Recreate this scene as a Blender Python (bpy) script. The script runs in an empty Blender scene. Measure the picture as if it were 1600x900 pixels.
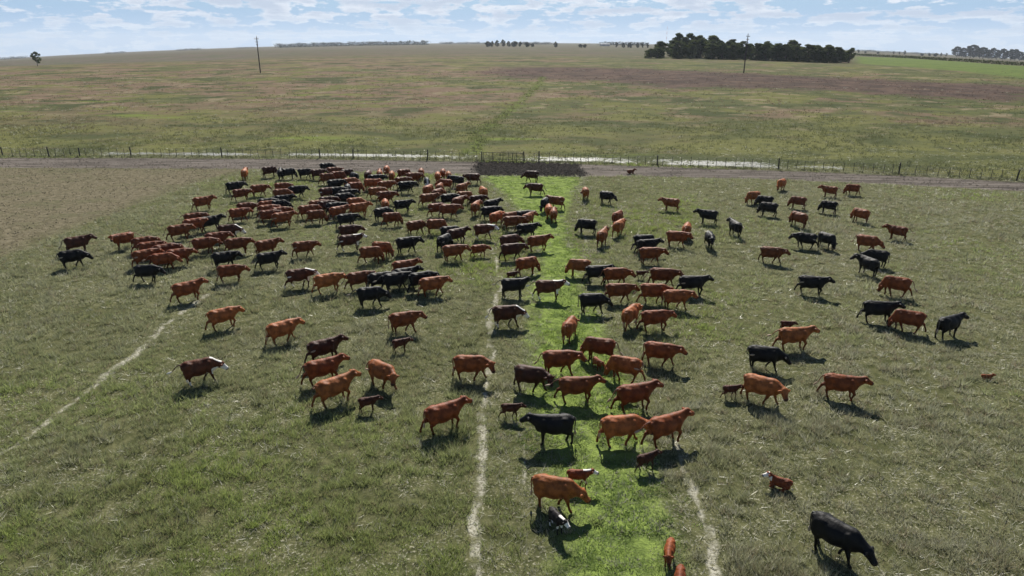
import bpy, bmesh, math, random
import numpy as np
from mathutils import Vector, Matrix

R = math.radians
rnd = random.Random(7)
rng = np.random.default_rng(11)
scene = bpy.context.scene
COL = scene.collection

# ------------------------------------------------------------------ camera
CAM_H = 16.0
F = 1066.7                      # focal length in units of a 1600 wide frame (24 mm on 36 mm)
TILT = math.atan((450 - 64) / F)
cam_data = bpy.data.cameras.new('camera')
cam_data.sensor_width = 36.0
cam_data.lens = 36.0 * F / 1600.0
cam_data.clip_start = 0.5
cam_data.clip_end = 40000.0
cam = bpy.data.objects.new('camera', cam_data)
COL.objects.link(cam)
cam.location = (0, 0, CAM_H)
cam.rotation_euler = (R(90) - TILT, 0, 0)
scene.camera = cam

# ------------------------------------------------------------------ light
SUN_EL = 40.0
SUN_AZ = -2.0                   # degrees from straight ahead (+Y) towards -X
scene.view_settings.view_transform = 'Standard'
scene.view_settings.look = 'None'
scene.view_settings.gamma = 1.0
scene.view_settings.use_curve_mapping = False
scene.view_settings.exposure = 0.6
scene.cycles.volume_bounces = 0
scene.cycles.max_bounces = 6
scene.cycles.transparent_max_bounces = 4

sun_data = bpy.data.lights.new('sun', 'SUN')
sun_data.energy = 5.0
sun_data.angle = R(0.53)
sun_data.color = (1.0, 0.95, 0.86)
sun = bpy.data.objects.new('sun', sun_data)
COL.objects.link(sun)
sun_dir = Vector((-math.sin(R(SUN_AZ)) * math.cos(R(SUN_EL)), math.cos(R(SUN_AZ)) * math.cos(R(SUN_EL)), math.sin(R(SUN_EL))))
sun.rotation_euler = sun_dir.to_track_quat('Z', 'Y').to_euler()
sun.location = sun_dir * 500


class NT:
    """small helper round a node tree"""
    def __init__(self, tree):
        self.t = tree
        tree.nodes.clear()

    def n(self, kind, **kw):
        nd = self.t.nodes.new(kind)
        for k, v in kw.items():
            if k in ('inputs', 'ins'):
                for i, val in v.items():
                    self.put(nd, i, val)
            else:
                setattr(nd, k, v)
        return nd

    def put(self, nd, i, val):
        if isinstance(val, bpy.types.NodeSocket):
            self.t.links.new(val, nd.inputs[i])
        elif isinstance(val, bpy.types.Node):
            self.t.links.new(val.outputs[0], nd.inputs[i])
        else:
            nd.inputs[i].default_value = val

    def math(self, op, a, b=0.0, c=None, clamp=False):
        nd = self.n('ShaderNodeMath', operation=op, use_clamp=clamp)
        self.put(nd, 0, a)
        self.put(nd, 1, b)
        if c is not None:
            self.put(nd, 2, c)
        return nd.outputs[0]

    def step(self, v, lo, hi, a=0.0, b=1.0):
        nd = self.n('ShaderNodeMapRange', interpolation_type='SMOOTHSTEP')
        self.put(nd, 'Value', v)
        self.put(nd, 'From Min', lo)
        self.put(nd, 'From Max', hi)
        self.put(nd, 'To Min', a)
        self.put(nd, 'To Max', b)
        return nd.outputs[0]

    def mix(self, fac, a, b, mode='MIX'):
        nd = self.n('ShaderNodeMix', data_type='RGBA', blend_type=mode)
        nd.clamp_factor = True
        self.put(nd, 0, fac)
        self.put(nd, 6, a)
        self.put(nd, 7, b)
        return nd.outputs[2]

    def noise(self, vec, scale, detail=3.0, rough=0.55, dist=0.0):
        nd = self.n('ShaderNodeTexNoise')
        self.put(nd, 'Vector', vec)
        self.put(nd, 'Scale', scale)
        self.put(nd, 'Detail', detail)
        self.put(nd, 'Roughness', rough)
        self.put(nd, 'Distortion', dist)
        return nd.outputs['Fac']

    def attr(self, name):
        return self.n('ShaderNodeAttribute', attribute_name=name)

    def mapv(self, vec, scale=(1, 1, 1), rot=(0, 0, 0), loc=(0, 0, 0)):
        nd = self.n('ShaderNodeMapping')
        self.put(nd, 'Vector', vec)
        nd.inputs['Scale'].default_value = scale
        nd.inputs['Rotation'].default_value = rot
        nd.inputs['Location'].default_value = loc
        return nd.outputs[0]


def rgb(r, g, b):
    return (r, g, b, 1.0)


world = bpy.data.worlds.new('World')
scene.world = world
world.use_nodes = True
w = NT(world.node_tree)
sky = w.n('ShaderNodeTexSky', sky_type='NISHITA')
sky.sun_disc = False
sky.sun_elevation = R(SUN_EL)
sky.sun_rotation = R(-SUN_AZ)
sky.altitude = 50
sky.air_density = 1.0
sky.dust_density = 0.1
sky.ozone_density = 3.0
wc = w.n('ShaderNodeTexCoord')
sep = w.n('ShaderNodeSeparateXYZ', ins={0: wc.outputs['Generated']})
zc = w.math('MAXIMUM', sep.outputs[2], 0.0)
# a flat cloud deck seen from below: direction / height
den = w.math('ADD', zc, 0.035)
cx = w.math('DIVIDE', sep.outputs[0], den)
cy = w.math('DIVIDE', sep.outputs[1], den)
cv = w.n('ShaderNodeCombineXYZ', ins={0: cx, 1: cy, 2: 0.0})
n1 = w.noise(w.mapv(cv.outputs[0], (0.42, 0.30, 1)), 1.0, 5.0, 0.58, 0.25)
n2 = w.noise(w.mapv(wc.outputs['Generated'], (24, 24, 88)), 1.0, 5.0, 0.6, 0.0)
nn = w.math('ADD', w.math('MULTIPLY_ADD', n1, 0.55, 0.225), w.math('MULTIPLY', w.math('SUBTRACT', n2, 0.5), 1.15))
# oblique views look through more of the broken cumulus, so cover grows towards the horizon
th = w.step(zc, 0.0, 0.45, 0.44, 0.68)
cl = w.step(w.math('SUBTRACT', nn, th), 0.0, 0.10)
n3 = w.noise(w.mapv(cv.outputs[0], (0.42, 0.30, 1), loc=(0.10, 0.25, 0)), 1.0, 5.0, 0.58, 0.25)
shade = w.step(w.math('ADD', w.math('MULTIPLY', n3, .5), w.math('MULTIPLY', n2, .5)), 0.44, 0.60)
cloud = w.mix(shade, rgb(11.6, 12.1, 13.0), rgb(7.6, 8.6, 10.4))
lowhaze = w.step(zc, 0.0, 0.16, 0.80, 0.0)
skyc = w.mix(lowhaze, sky.outputs[0], rgb(3.9, 6.8, 11.4))
veil = w.step(zc, 0.0, 0.040, 0.55, 0.0)
allc = w.mix(w.math('MULTIPLY', cl, 0.85), skyc, cloud)
allc = w.mix(veil, allc, rgb(7.4, 9.6, 12.0))
bg = w.n('ShaderNodeBackground', ins={'Color': allc, 'Strength': 0.05})
wo = w.n('ShaderNodeOutputWorld')
world.node_tree.links.new(bg.outputs[0], wo.inputs[0])

# ------------------------------------------------------------------ helpers: meshes
def new_obj(name, me, mat=None, parent=None):
    o = bpy.data.objects.new(name, me)
    COL.objects.link(o)
    if mat is not None and me is not None and not me.materials:
        me.materials.append(mat)
    if parent is not None:
        o.parent = parent
    return o


def empty(name, loc=(0, 0, 0), rz=0.0):
    o = bpy.data.objects.new(name, None)
    o.empty_display_size = 0.3
    COL.objects.link(o)
    o.location = loc
    o.rotation_euler = (0, 0, rz)
    return o


def tag(o, label=None, cat=None, group=None, kind=None):
    if label: o['label'] = label
    if cat: o['category'] = cat
    if group: o['group'] = group
    if kind: o['kind'] = kind
    return o


def np_mesh(name, verts, faces, smooth=False):
    """verts (n,3), faces (m,k) with k fixed"""
    verts = np.ascontiguousarray(verts, dtype=np.float32)
    faces = np.ascontiguousarray(faces, dtype=np.int32)
    me = bpy.data.meshes.new(name)
    m, k = faces.shape
    me.vertices.add(len(verts))
    me.vertices.foreach_set('co', verts.ravel())
    me.loops.add(m * k)
    me.loops.foreach_set('vertex_index', faces.ravel())
    me.polygons.add(m)
    me.polygons.foreach_set('loop_start', np.arange(0, m * k, k, dtype=np.int32))
    if smooth:
        me.polygons.foreach_set('use_smooth', np.ones(m, dtype=bool))
    me.update(calc_edges=True)
    return me


def add_attr(me, name, vals):
    a = me.attributes.new(name, 'FLOAT', 'POINT')
    a.data.foreach_set('value', np.ascontiguousarray(vals, dtype=np.float32))


def add_color(me, name, cols):
    a = me.color_attributes.new(name, 'FLOAT_COLOR', 'POINT')
    c = np.ones((len(cols), 4), dtype=np.float32)
    c[:, :3] = cols
    a.data.foreach_set('color', c.ravel())


class MB:
    """collects tubes and boxes into one mesh"""
    def __init__(self):
        self.v, self.f = [], []

    def tube(self, pts, rad, seg=8, cap=True):
        pts = [Vector(p) for p in pts]
        if not hasattr(rad, '__len__'):
            rad = [rad] * len(pts)
        b0 = len(self.v)
        for i, p in enumerate(pts):
            d = (pts[min(i + 1, len(pts) - 1)] - pts[max(i - 1, 0)]).normalized()
            a = Vector((1, 0, 0)) if abs(d.x) < 0.8 else Vector((0, 1, 0))
            u = d.cross(a).normalized()
            w_ = d.cross(u)
            for k in range(seg):
                t = 2 * math.pi * k / seg
                self.v.append(p + (u * math.cos(t) + w_ * math.sin(t)) * rad[i])
        for i in range(len(pts) - 1):
            for k in range(seg):
                a0 = b0 + i * seg + k
                a1 = b0 + i * seg + (k + 1) % seg
                self.f.append((a0, a1, a1 + seg, a0 + seg))
        if cap:
            self.f.append(tuple(b0 + k for k in range(seg))[::-1])
            e0 = b0 + (len(pts) - 1) * seg
            self.f.append(tuple(e0 + k for k in range(seg)))
        return self

    def box(self, c, s, rz=0.0):
        b0 = len(self.v)
        m = Matrix.Rotation(rz, 3, 'Z')
        for dx in (-.5, .5):
            for dy in (-.5, .5):
                for dz in (-.5, .5):
                    self.v.append(Vector(c) + m @ Vector((dx * s[0], dy * s[1], dz * s[2])))
        for q in ((0, 1, 3, 2), (4, 6, 7, 5), (0, 4, 5, 1), (2, 3, 7, 6), (0, 2, 6, 4), (1, 5, 7, 3)):
            self.f.append(tuple(b0 + i for i in q))
        return self

    def mesh(self, name, smooth=False):
        me = bpy.data.meshes.new(name)
        me.from_pydata([tuple(v) for v in self.v], [], self.f)
        if smooth:
            me.polygons.foreach_set('use_smooth', np.ones(len(me.polygons), dtype=bool))
        me.update()
        return me

    def build(self, name, mat, parent=None, smooth=False):
        return new_obj(name, self.mesh(name, smooth), mat, parent)


# ------------------------------------------------------------------ helpers: noise and terrain
def _hash(ix, iy, s):
    ix = ix.astype(np.int64); iy = iy.astype(np.int64)
    h = (ix * 374761393 + iy * 668265263 + s * 2147483647) & 0xFFFFFFFF
    h = ((h ^ (h >> 13)) * 1274126177) & 0xFFFFFFFF
    return ((h ^ (h >> 16)) & 0xFFFFFF) / float(0xFFFFFF)


def vnoise(x, y, s=0):
    x = np.asarray(x, dtype=float); y = np.asarray(y, dtype=float)
    ix = np.floor(x); iy = np.floor(y)
    fx = x - ix; fy = y - iy
    fx = fx * fx * (3 - 2 * fx); fy = fy * fy * (3 - 2 * fy)
    a = _hash(ix, iy, s); b = _hash(ix + 1, iy, s); c = _hash(ix, iy + 1, s); d = _hash(ix + 1, iy + 1, s)
    return (a * (1 - fx) + b * fx) * (1 - fy) + (c * (1 - fx) + d * fx) * fy


def fbm(x, y, s=0, o=3):
    t = 0; amp = 1; tot = 0
    for k in range(o):
        t = t + amp * vnoise(x * 2 ** k, y * 2 ** k, s + 17 * k); tot += amp; amp *= 0.5
    return t / tot


def sstep(v, a, b):
    t = np.clip((v - a) / (b - a), 0, 1)
    return t * t * (3 - 2 * t)


_ZY = [-200, 112, 140, 180, 230, 280, 340, 420, 550, 800, 1500, 3000, 6000, 9000]
_ZZ = [0.0, 0.0, .45, 1.5, 3.0, 4.4, 5.5, 6.2, 6.5, 6.5, 6.2, 5.0, 0.0, -8.0]
_CY = [-200, 112, 280, 450, 900, 1500, 9000]
_CC = [0.0, 0.0, .012, .022, .034, .040, .042]


def terrain(x, y):
    x = np.asarray(x, dtype=float); y = np.asarray(y, dtype=float)
    z = np.interp(y, _ZY, _ZZ)
    yy = np.maximum(y, 60)
    u = np.clip(x / yy, -1.1, 1.1)
    z = z - np.interp(y, _CY, _CC) * u * u * yy
    z = z - 7.5 * np.exp(-((y - 760) / 190.0) ** 2) * sstep(-u, 0.22, 0.5)      # shallow valley, far left
    amp = np.interp(y, [0, 112, 200, 600], [0.0, 0.0, 0.25, 0.6])
    z = z + amp * (fbm(x / 60, y / 60, 5) - 0.5)
    return z


CT, ST = math.cos(TILT), math.sin(TILT)


def ray(px, py):
    a = (px - 800) / F; b = (450 - py) / F
    return np.array((a, CT + b * ST, -ST + b * CT))


def at(px, py, dz=0.0):
    """where the line of sight through a point of the photograph meets the ground raised by dz"""
    d = ray(px, py)
    t = 8.0
    for _ in range(120):
        gap = CAM_H + d[2] * t - float(terrain(d[0] * t, d[1] * t)) - dz
        if abs(gap) < 2e-3 or t > 9000:
            break
        t += gap / (0.035 - d[2]) if gap > 0 else gap
    return Vector((d[0] * t, d[1] * t, float(terrain(d[0] * t, d[1] * t))))


def by_dist(px, y):
    """a ground point in the bearing of picture column px, y metres ahead"""
    z = float(terrain((px - 800) / F * CT * y, y))
    zc_ = y * CT + (CAM_H - z) * ST
    x = (px - 800) / F * zc_
    return Vector((x, y, float(terrain(x, y))))


def pts(lst):
    return np.array([at(px, py)[:2] for px, py in lst])


def fun_of_x(lst):
    p = pts(lst)
    s0 = (p[1, 1] - p[0, 1]) / (p[1, 0] - p[0, 0]); s1 = (p[-1, 1] - p[-2, 1]) / (p[-1, 0] - p[-2, 0])
    def f(x):
        y = np.interp(x, p[:, 0], p[:, 1])
        y = np.where(x < p[0, 0], p[0, 1] + s0 * (x - p[0, 0]), y)
        return np.where(x > p[-1, 0], p[-1, 1] + s1 * (x - p[-1, 0]), y)
    return f


def seg_dist(x, y, poly):
    d = np.full(np.shape(x), 1e9)
    for (ax, ay), (bx, by) in zip(poly[:-1], poly[1:]):
        ex, ey = bx - ax, by - ay
        t = np.clip(((x - ax) * ex + (y - ay) * ey) / (ex * ex + ey * ey + 1e-9), 0, 1)
        d = np.minimum(d, np.hypot(x - ax - t * ex, y - ay - t * ey))
    return d


def poly_sd(x, y, poly):
    """negative inside"""
    d = seg_dist(x, y, np.vstack([poly, poly[:1]]))
    ins = np.zeros(np.shape(x), dtype=bool)
    for (ax, ay), (bx, by) in zip(poly, np.roll(poly, -1, axis=0)):
        c = ((ay > y) != (by > y)) & (x < (bx - ax) * (y - ay) / (by - ay + 1e-12) + ax)
        ins ^= c
    return np.where(ins, -d, d)


# lines of the place, read off the photograph and laid on the ground
fence_line = [(-140, 245), (0, 245), (250, 245.5), (500, 247), (750, 251), (950, 256), (1100, 261), (1250, 266), (1400, 272), (1600, 283), (1720, 290)]
fence_y = fun_of_x(fence_line)
road_lo = fun_of_x([(0, 262), (400, 264), (600, 269), (740, 274), (905, 276), (1000, 275), (1200, 280), (1400, 288), (1600, 299)])
bb = pts([(-60, 430), (0, 403), (100, 362), (200, 324), (300, 286), (390, 264)])
GS = [(276, 752, 905), (290, 768, 901), (310, 798, 893), (330, 814, 886), (350, 822, 880), (380, 838, 888), (410, 843, 898), (450, 834, 903),
      (500, 830, 935), (550, 830, 962), (600, 822, 982), (650, 836, 1000), (700, 850, 1008), (760, 866, 1020), (830, 878, 1040), (900, 880, 1055), (1000, 880, 1075)]
gl = pts([(a, py) for py, a, b in GS])[::-1]
gr_ = pts([(b, py) for py, a, b in GS])[::-1]
PATHS = [  # polyline, half width, strength
    (pts([(768, 388), (779, 425), (781, 450), (768, 490), (765, 520), (766, 580), (758, 640), (752, 700), (746, 780), (745, 850), (750, 900), (753, 990)]), .17, 1.0),
    (pts([(-60, 748), (0, 708), (60, 668), (150, 600), (230, 537), (280, 492), (322, 462)]), .17, 1.0),
    (pts([(322, 462), (380, 420), (430, 390)]), .10, .5),
    (pts([(1060, 690), (1076, 740), (1095, 790), (1105, 850), (1112, 990)]), .16, 1.0),
    (pts([(694, 470), (692, 530), (700, 600)]), .08, .6),
    (pts([(815, 640), (822, 700), (815, 760), (812, 830)]), .16, .5),
    (pts([(1290, 660), (1330, 740), (1380, 900)]), .10, .45),
    (pts([(1120, 450), (1150, 490)]), .22, .6),
    (pts([(905, 330), (925, 400)]), .15, .6),
    (pts([(0, 455), (60, 430), (130, 412)]), .12, .4),
]
mud_x = (at(742, 264)[0], at(908, 264)[0])
creek = pts([(738, 240), (748, 222), (745, 212), (775, 190), (800, 170), (822, 150), (836, 138), (850, 120)])
purple = pts([(740, 113), (800, 105), (900, 104), (1000, 107), (1120, 112), (1300, 121), (1450, 127), (1640, 136), (1640, 163), (1450, 153), (1300, 143), (1150, 139), (1050, 138), (950, 128), (850, 124), (790, 120)])
field = pts([(1330, 99), (1332, 88), (1400, 90), (1500, 96), (1640, 106), (1640, 130), (1600, 124), (1500, 112), (1420, 105)])
water_px = [(150, 420, 236, 1.0), (420, 750, 240, 1.0), (815, 1000, 243, 1.6), (1000, 1215, 252, 1.7), (1240, 1340, 261, .9)]


def zones(x, y):
    z = {}
    lx = np.interp(y, gl[:, 1], gl[:, 0]); rx = np.interp(y, gr_[:, 1], gr_[:, 0])
    rl = road_lo(x); fy = fence_y(x)
    g = np.minimum(x - lx, rx - x)                       # positive inside the green strip
    g = np.minimum(g, (rl - y) * 0.8)
    z['green'] = np.clip(g, -3, 3)
    p = np.full(np.shape(x), 3.0)
    xw = x + .55 * (fbm(x * .22, y * .22, 101) - .5) + .50 * (fbm(x * .8, y * .8, 103) - .5)
    yw = y + .40 * (fbm(x * .9, y * .9, 107) - .5)
    wid = .58 + .75 * fbm(x * .35, y * .35, 109)
    for poly, hw, st in PATHS:
        near = seg_dist(xw, yw, poly) / wid
        p = np.minimum(p, near / hw + (1 - st) * 1.7)
    z['path'] = np.clip(p, 0, 3)                          # below 1 on the path
    z['road'] = np.clip(np.minimum(y - rl, fy - 1.0 - y), -4, 4)
    z['mud'] = np.clip(np.minimum(np.minimum(x - mud_x[0], mud_x[1] - x), np.minimum(y - rl, fy - y)), -3, 3)
    z['brown'] = np.clip(np.minimum(np.interp(y, bb[:, 1], bb[:, 0]) - x, np.minimum(rl - y, y - 40)), -5, 5)
    z['fence'] = np.clip(np.abs(y - fy), 0, 5)
    z['beyond'] = np.clip(y - fy, -5, 600)
    z['creek'] = np.clip(seg_dist(x, y, creek), 0, 30)
    z['purple'] = np.clip(-poly_sd(x, y, purple), -60, 60)
    z['field'] = np.clip(-poly_sd(x, y, field), -60, 60)
    wv = np.full(np.shape(x), -9.0)
    for a, b, py, hw in water_px:
        pa, pb = at(a, py), at(b, py)
        m = np.minimum(np.minimum(x - pa[0], pb[0] - x) * 0.25, hw * 1.6 - np.abs(y - fy - 3.2))
        wv = np.maximum(wv, m)
    z['wet'] = np.clip(wv, -5, 5)
    return z


# ------------------------------------------------------------------ materials
def mat_new(name):
    m = bpy.data.materials.new(name)
    m.use_nodes = True
    return m, NT(m.node_tree)


def finish(m, t, sh):
    o = t.n('ShaderNodeOutputMaterial')
    m.node_tree.links.new(sh, o.inputs['Surface'])
    return m


def simple_mat(name, col, rough=0.8, var=0.25, scale=8.0, spec=0.3):
    m, t = mat_new(name)
    tc = t.n('ShaderNodeTexCoord')
    n = t.noise(tc.outputs['Object'], scale, 4.0)
    c = t.mix(t.step(n, .3, .7), rgb(*[v * (1 - var) for v in col]), rgb(*[min(1, v * (1 + var)) for v in col]))
    p = t.n('ShaderNodeBsdfPrincipled', ins={'Base Color': c, 'Roughness': rough, 'Specular IOR Level': spec})
    bp = t.n('ShaderNodeBump', ins={'Strength': 0.3, 'Distance': 0.02, 'Height': n})
    m.node_tree.links.new(bp.outputs[0], p.inputs['Normal'])
    return finish(m, t, p.outputs[0])


def ground_mat():
    m, t = mat_new('pasture ground')
    tc = t.n('ShaderNodeTexCoord')
    P = tc.outputs['Object']
    A = {k: t.attr('z_' + k).outputs['Fac'] for k in ('green', 'path', 'road', 'mud', 'brown', 'fence', 'beyond', 'creek', 'purple', 'field', 'wet')}
    nf = t.noise(P, 9.0, 4.0, .65)
    nm = t.noise(P, 1.6, 4.0, .6)
    nl = t.noise(P, 0.22, 4.0, .6)
    ng = t.noise(P, 0.03, 5.0, .6)
    ngb = t.noise(t.mapv(P, (1.0, 1.6, 1), loc=(310, 120, 0)), 0.022, 5.0, .62, .4)
    ngc = t.noise(t.mapv(P, (1.0, 1.5, 1), loc=(-80, 420, 0)), 0.045, 5.0, .65, .3)
    ngd = t.noise(t.mapv(P, (1.0, 1.3, 1), loc=(50, -90, 0)), 0.13, 5.0, .65, .3)
    # litter under the grass of the near paddock
    near = t.mix(t.step(nm, .35, .65), rgb(.062, .068, .028), rgb(.125, .125, .060))
    near = t.mix(t.math('MULTIPLY', t.step(nf, .54, .66), t.step(nl, .40, .56)), near, rgb(.34, .32, .24))  # straw flecks, shine of the gaps put into the pale colour
    near = t.mix(t.step(nf, .44, .28), near, rgb(.05, .052, .03))
    # the far paddock: patches of pink seed heads, olive, yellow-green
    ngs = t.noise(t.mapv(P, (.55, 1.3, 1), loc=(20, 33, 0)), 0.30, 5.0, .7, .2)
    sx = t.n('ShaderNodeSeparateXYZ', ins={0: P}).outputs[0]
    pinkside = t.step(t.math('DIVIDE', sx, t.math('ADD', A['beyond'], 100.0)), .30, -.25, -.055, .06)
    pk = t.math('ADD', ngb, pinkside)
    far = t.mix(t.step(pk, .45, .57), rgb(.084, .092, .038), rgb(.155, .108, .076))
    far = t.mix(t.math('MULTIPLY', t.step(ngc, .52, .58), .95), far, rgb(.120, .122, .042))
    far = t.mix(t.math('MULTIPLY', t.step(ngc, .46, .39), .95), far, rgb(.048, .060, .024))
    far = t.mix(t.math('MULTIPLY', t.step(ngd, .55, .63), .85), far, rgb(.215, .175, .112))
    far = t.mix(t.math('MULTIPLY', t.step(ngd, .45, .37), .85), far, rgb(.058, .066, .030))
    far = t.mix(t.math('MULTIPLY', t.step(ngs, .60, .74), .7), far, rgb(.26, .22, .15))
    far = t.mix(t.math('MULTIPLY', t.step(ngs, .40, .28), .7), far, rgb(.055, .062, .026))
    nfe = t.math('MULTIPLY', t.step(A['beyond'], 90.0, 10.0), t.step(ngd, .28, .52))
    far = t.mix(nfe, far, t.mix(t.step(ngc, .40, .58), rgb(.066, .076, .032), rgb(.125, .128, .046)))
    limey = t.math('MULTIPLY', t.step(t.noise(t.mapv(P, (.35, 1.5, 1), loc=(7, 81, 0)), .06, 4.0, .6), .60, .70), t.step(A['beyond'], 160, 40))
    far = t.mix(limey, far, rgb(.135, .165, .040))
    far = t.mix(t.step(A['beyond'], 280, 520, 0, .75), far, t.mix(t.step(ngb, .42, .58), rgb(.088, .086, .055), rgb(.105, .088, .072)))  # dull far plain, with distance haze put into the ground colour
    far = t.mix(t.step(t.math('ADD', A['purple'], t.math('MULTIPLY', t.math('SUBTRACT', ngd, .5), 60)), -5, 8, 0, .92), far, t.mix(t.step(ngd, .38, .62), rgb(.056, .039, .036), rgb(.102, .068, .056)))
    far = t.mix(t.step(A['field'], -2, 8), far, t.mix(t.step(ngd, .38, .62), rgb(.085, .120, .034), rgb(.120, .160, .042)))
    cw = t.math('ADD', t.math('MULTIPLY', t.math('SUBTRACT', nl, .5), 7.0), A['creek'])
    far = t.mix(t.math('MULTIPLY', t.step(cw, 2.0, .4), .75), far, t.mix(t.step(nm, .4, .6), rgb(.045, .050, .02), rgb(.125, .165, .032)))
    far = t.mix(t.math('MULTIPLY', t.step(nf, .5, .75), .35), far, rgb(.22, .195, .13))
    c = t.mix(t.step(A['beyond'], 0.5, 4.0), near, far)
    wob = t.math('MULTIPLY', t.math('SUBTRACT', nm, .5), 1.6)
    wob2 = t.math('MULTIPLY', t.math('SUBTRACT', nl, .5), 2.4)
    # bare stubble patch
    br = t.mix(t.step(nm, .3, .7), rgb(.098, .086, .053), rgb(.185, .160, .106))
    br = t.mix(t.step(nf, .60, .76), br, rgb(.30, .265, .20))
    br = t.mix(t.step(nf, .42, .30), br, rgb(.055, .050, .036))
    br = t.mix(t.math('MULTIPLY', t.step(nl, .48, .64), .5), br, rgb(.095, .098, .050))
    c = t.mix(t.step(t.math('ADD', A['brown'], t.math('MULTIPLY', wob2, 2.0)), -1.6, 2.2), c, br)
    # road
    track = t.noise(t.mapv(P, (.06, 1.0, 1), rot=(0, 0, .06)), 1.9, 5.0, .7)
    rd = t.mix(t.step(track, .40, .58), rgb(.050, .043, .036), rgb(.175, .152, .132))
    rd = t.mix(t.step(nf, .52, .72), rd, rgb(.20, .178, .160))
    rd = t.mix(t.step(nm, .42, .30), rd, rgb(.050, .043, .038))
    c = t.mix(t.step(t.math('ADD', A['road'], wob), -.5, .5), c, rd)
    md = t.mix(t.step(nm, .40, .62), rgb(.010, .009, .008), rgb(.034, .029, .025))  # trodden mud, its near-black also carrying painted shade of the hoof pocks
    c = t.mix(t.step(t.math('ADD', A['mud'], t.math('MULTIPLY', wob2, 1.0)), -.6, .5), c, md)
    # green strip
    gn = t.mix(t.step(nm, .36, .62), rgb(.098, .136, .038), rgb(.200, .262, .066))
    gn = t.mix(t.step(nf, .40, .26), gn, rgb(.055, .075, .02))
    gn = t.mix(t.math('MULTIPLY', t.step(nf, .62, .74), .6), gn, rgb(.36, .36, .20))
    c = t.mix(t.step(t.math('ADD', A['green'], t.math('ADD', wob, t.math('MULTIPLY', wob2, 1.1))), -.9, .9), c, gn)
    # trodden paths
    pw = t.math('ADD', A['path'], t.math('ADD', t.math('MULTIPLY', t.math('SUBTRACT', nm, .5), 3.4), t.math('ADD', t.math('MULTIPLY', t.math('SUBTRACT', nf, .5), 2.8), t.math('MULTIPLY', t.math('SUBTRACT', nl, .5), 2.6))))
    pt = t.mix(t.step(nf, .35, .6), rgb(.14, .132, .086), rgb(.42, .405, .33))
    c = t.mix(t.step(pw, 1.45, .6), c, pt)
    # standing water in the grass behind the fence, sky gleam painted into its pale tone
    we = t.step(t.math('ADD', A['wet'], t.math('ADD', t.math('MULTIPLY', wob2, 1.6), t.math('ADD', t.math('MULTIPLY', wob, 2.6), t.math('MULTIPLY', t.math('SUBTRACT', nf, .5), 3.0)))),  .55, 1.35)
    c = t.mix(we, c, t.mix(t.step(nf, .4, .6), rgb(.06, .06, .04), rgb(.30, .30, .28)))
    rough = t.math('SUBTRACT', .95, t.math('MULTIPLY', we, .42))
    bh = t.math('ADD', t.math('MULTIPLY', nf, .5), nm)
    bstr = t.step(we, 0.0, 1.0, .85, .35)
    bp = t.n('ShaderNodeBump', ins={'Strength': bstr, 'Distance': 0.12, 'Height': bh})
    p = t.n('ShaderNodeBsdfPrincipled', ins={'Base Color': c, 'Roughness': rough, 'Specular IOR Level': t.step(we, 0, 1, .02, .22), 'Normal': bp.outputs[0]})
    return finish(m, t, p.outputs[0])


def blade_mat(name, transl=0.45, rough=0.5):
    m, t = mat_new(name)
    c = t.attr('Col').outputs['Color']
    d = t.n('ShaderNodeBsdfDiffuse', ins={'Color': c})
    tr = t.n('ShaderNodeBsdfTranslucent', ins={'Color': c})
    g = t.n('ShaderNodeBsdfGlossy', ins={'Color': rgb(.9, .9, .86), 'Roughness': rough})
    a = t.n('ShaderNodeMixShader', ins={0: transl})
    m.node_tree.links.new(d.outputs[0], a.inputs[1]); m.node_tree.links.new(tr.outputs[0], a.inputs[2])
    b = t.n('ShaderNodeMixShader', ins={0: 0.05})
    m.node_tree.links.new(a.outputs[0], b.inputs[1]); m.node_tree.links.new(g.outputs[0], b.inputs[2])
    return finish(m, t, b.outputs[0])


def cow_mat():
    m, t = mat_new('cattle coat')
    oi = t.n('ShaderNodeObjectInfo')
    tc = t.n('ShaderNodeTexCoord')
    P = tc.outputs['Object']
    n = t.noise(P, 3.5, 4.0, .6)
    nf = t.noise(P, 30.0, 3.0, .6)
    base = oi.outputs['Color']
    dark = t.mix(1.0, base, rgb(.62, .58, .56), 'MULTIPLY')
    lite = t.mix(1.0, base, rgb(1.28, 1.25, 1.2), 'MULTIPLY')
    c = t.mix(t.step(n, .35, .65), dark, lite)
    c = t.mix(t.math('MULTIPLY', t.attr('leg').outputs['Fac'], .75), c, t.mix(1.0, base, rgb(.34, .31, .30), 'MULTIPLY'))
    wf = t.math('MULTIPLY', t.step(t.math('ADD', t.attr('white').outputs['Fac'], t.math('MULTIPLY', t.math('SUBTRACT', n, .5), .5)), .42, .58), oi.outputs['Alpha'])
    c = t.mix(wf, c, rgb(.78, .74, .68))
    c = t.mix(t.attr('udder').outputs['Fac'], c, t.mix(1.0, base, rgb(1.5, 1.6, 1.9), 'MULTIPLY'))
    c = t.mix(t.attr('dark').outputs['Fac'], c, rgb(.025, .018, .016))
    nr = t.noise(t.mapv(P, (9, 3, 3)), 1.0, 3.0, .6)
    c = t.mix(t.math('MULTIPLY', t.step(nf, .5, .75), .35), c, t.mix(1.0, c, rgb(1.6, 1.5, 1.4), 'MULTIPLY'))
    hgt = t.math('ADD', t.math('MULTIPLY', nf, .25), t.math('ADD', nr, n))
    bp = t.n('ShaderNodeBump', ins={'Strength': .7, 'Distance': .035, 'Height': hgt})
    p = t.n('ShaderNodeBsdfPrincipled', ins={'Base Color': c, 'Roughness': .58, 'Specular IOR Level': .20, 'Sheen Weight': .22, 'Sheen Roughness': .30, 'Sheen Tint': t.mix(1.0, base, rgb(4.0, 3.6, 3.2), 'MULTIPLY'), 'Normal': bp.outputs[0]})
    return finish(m, t, p.outputs[0])


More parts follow.
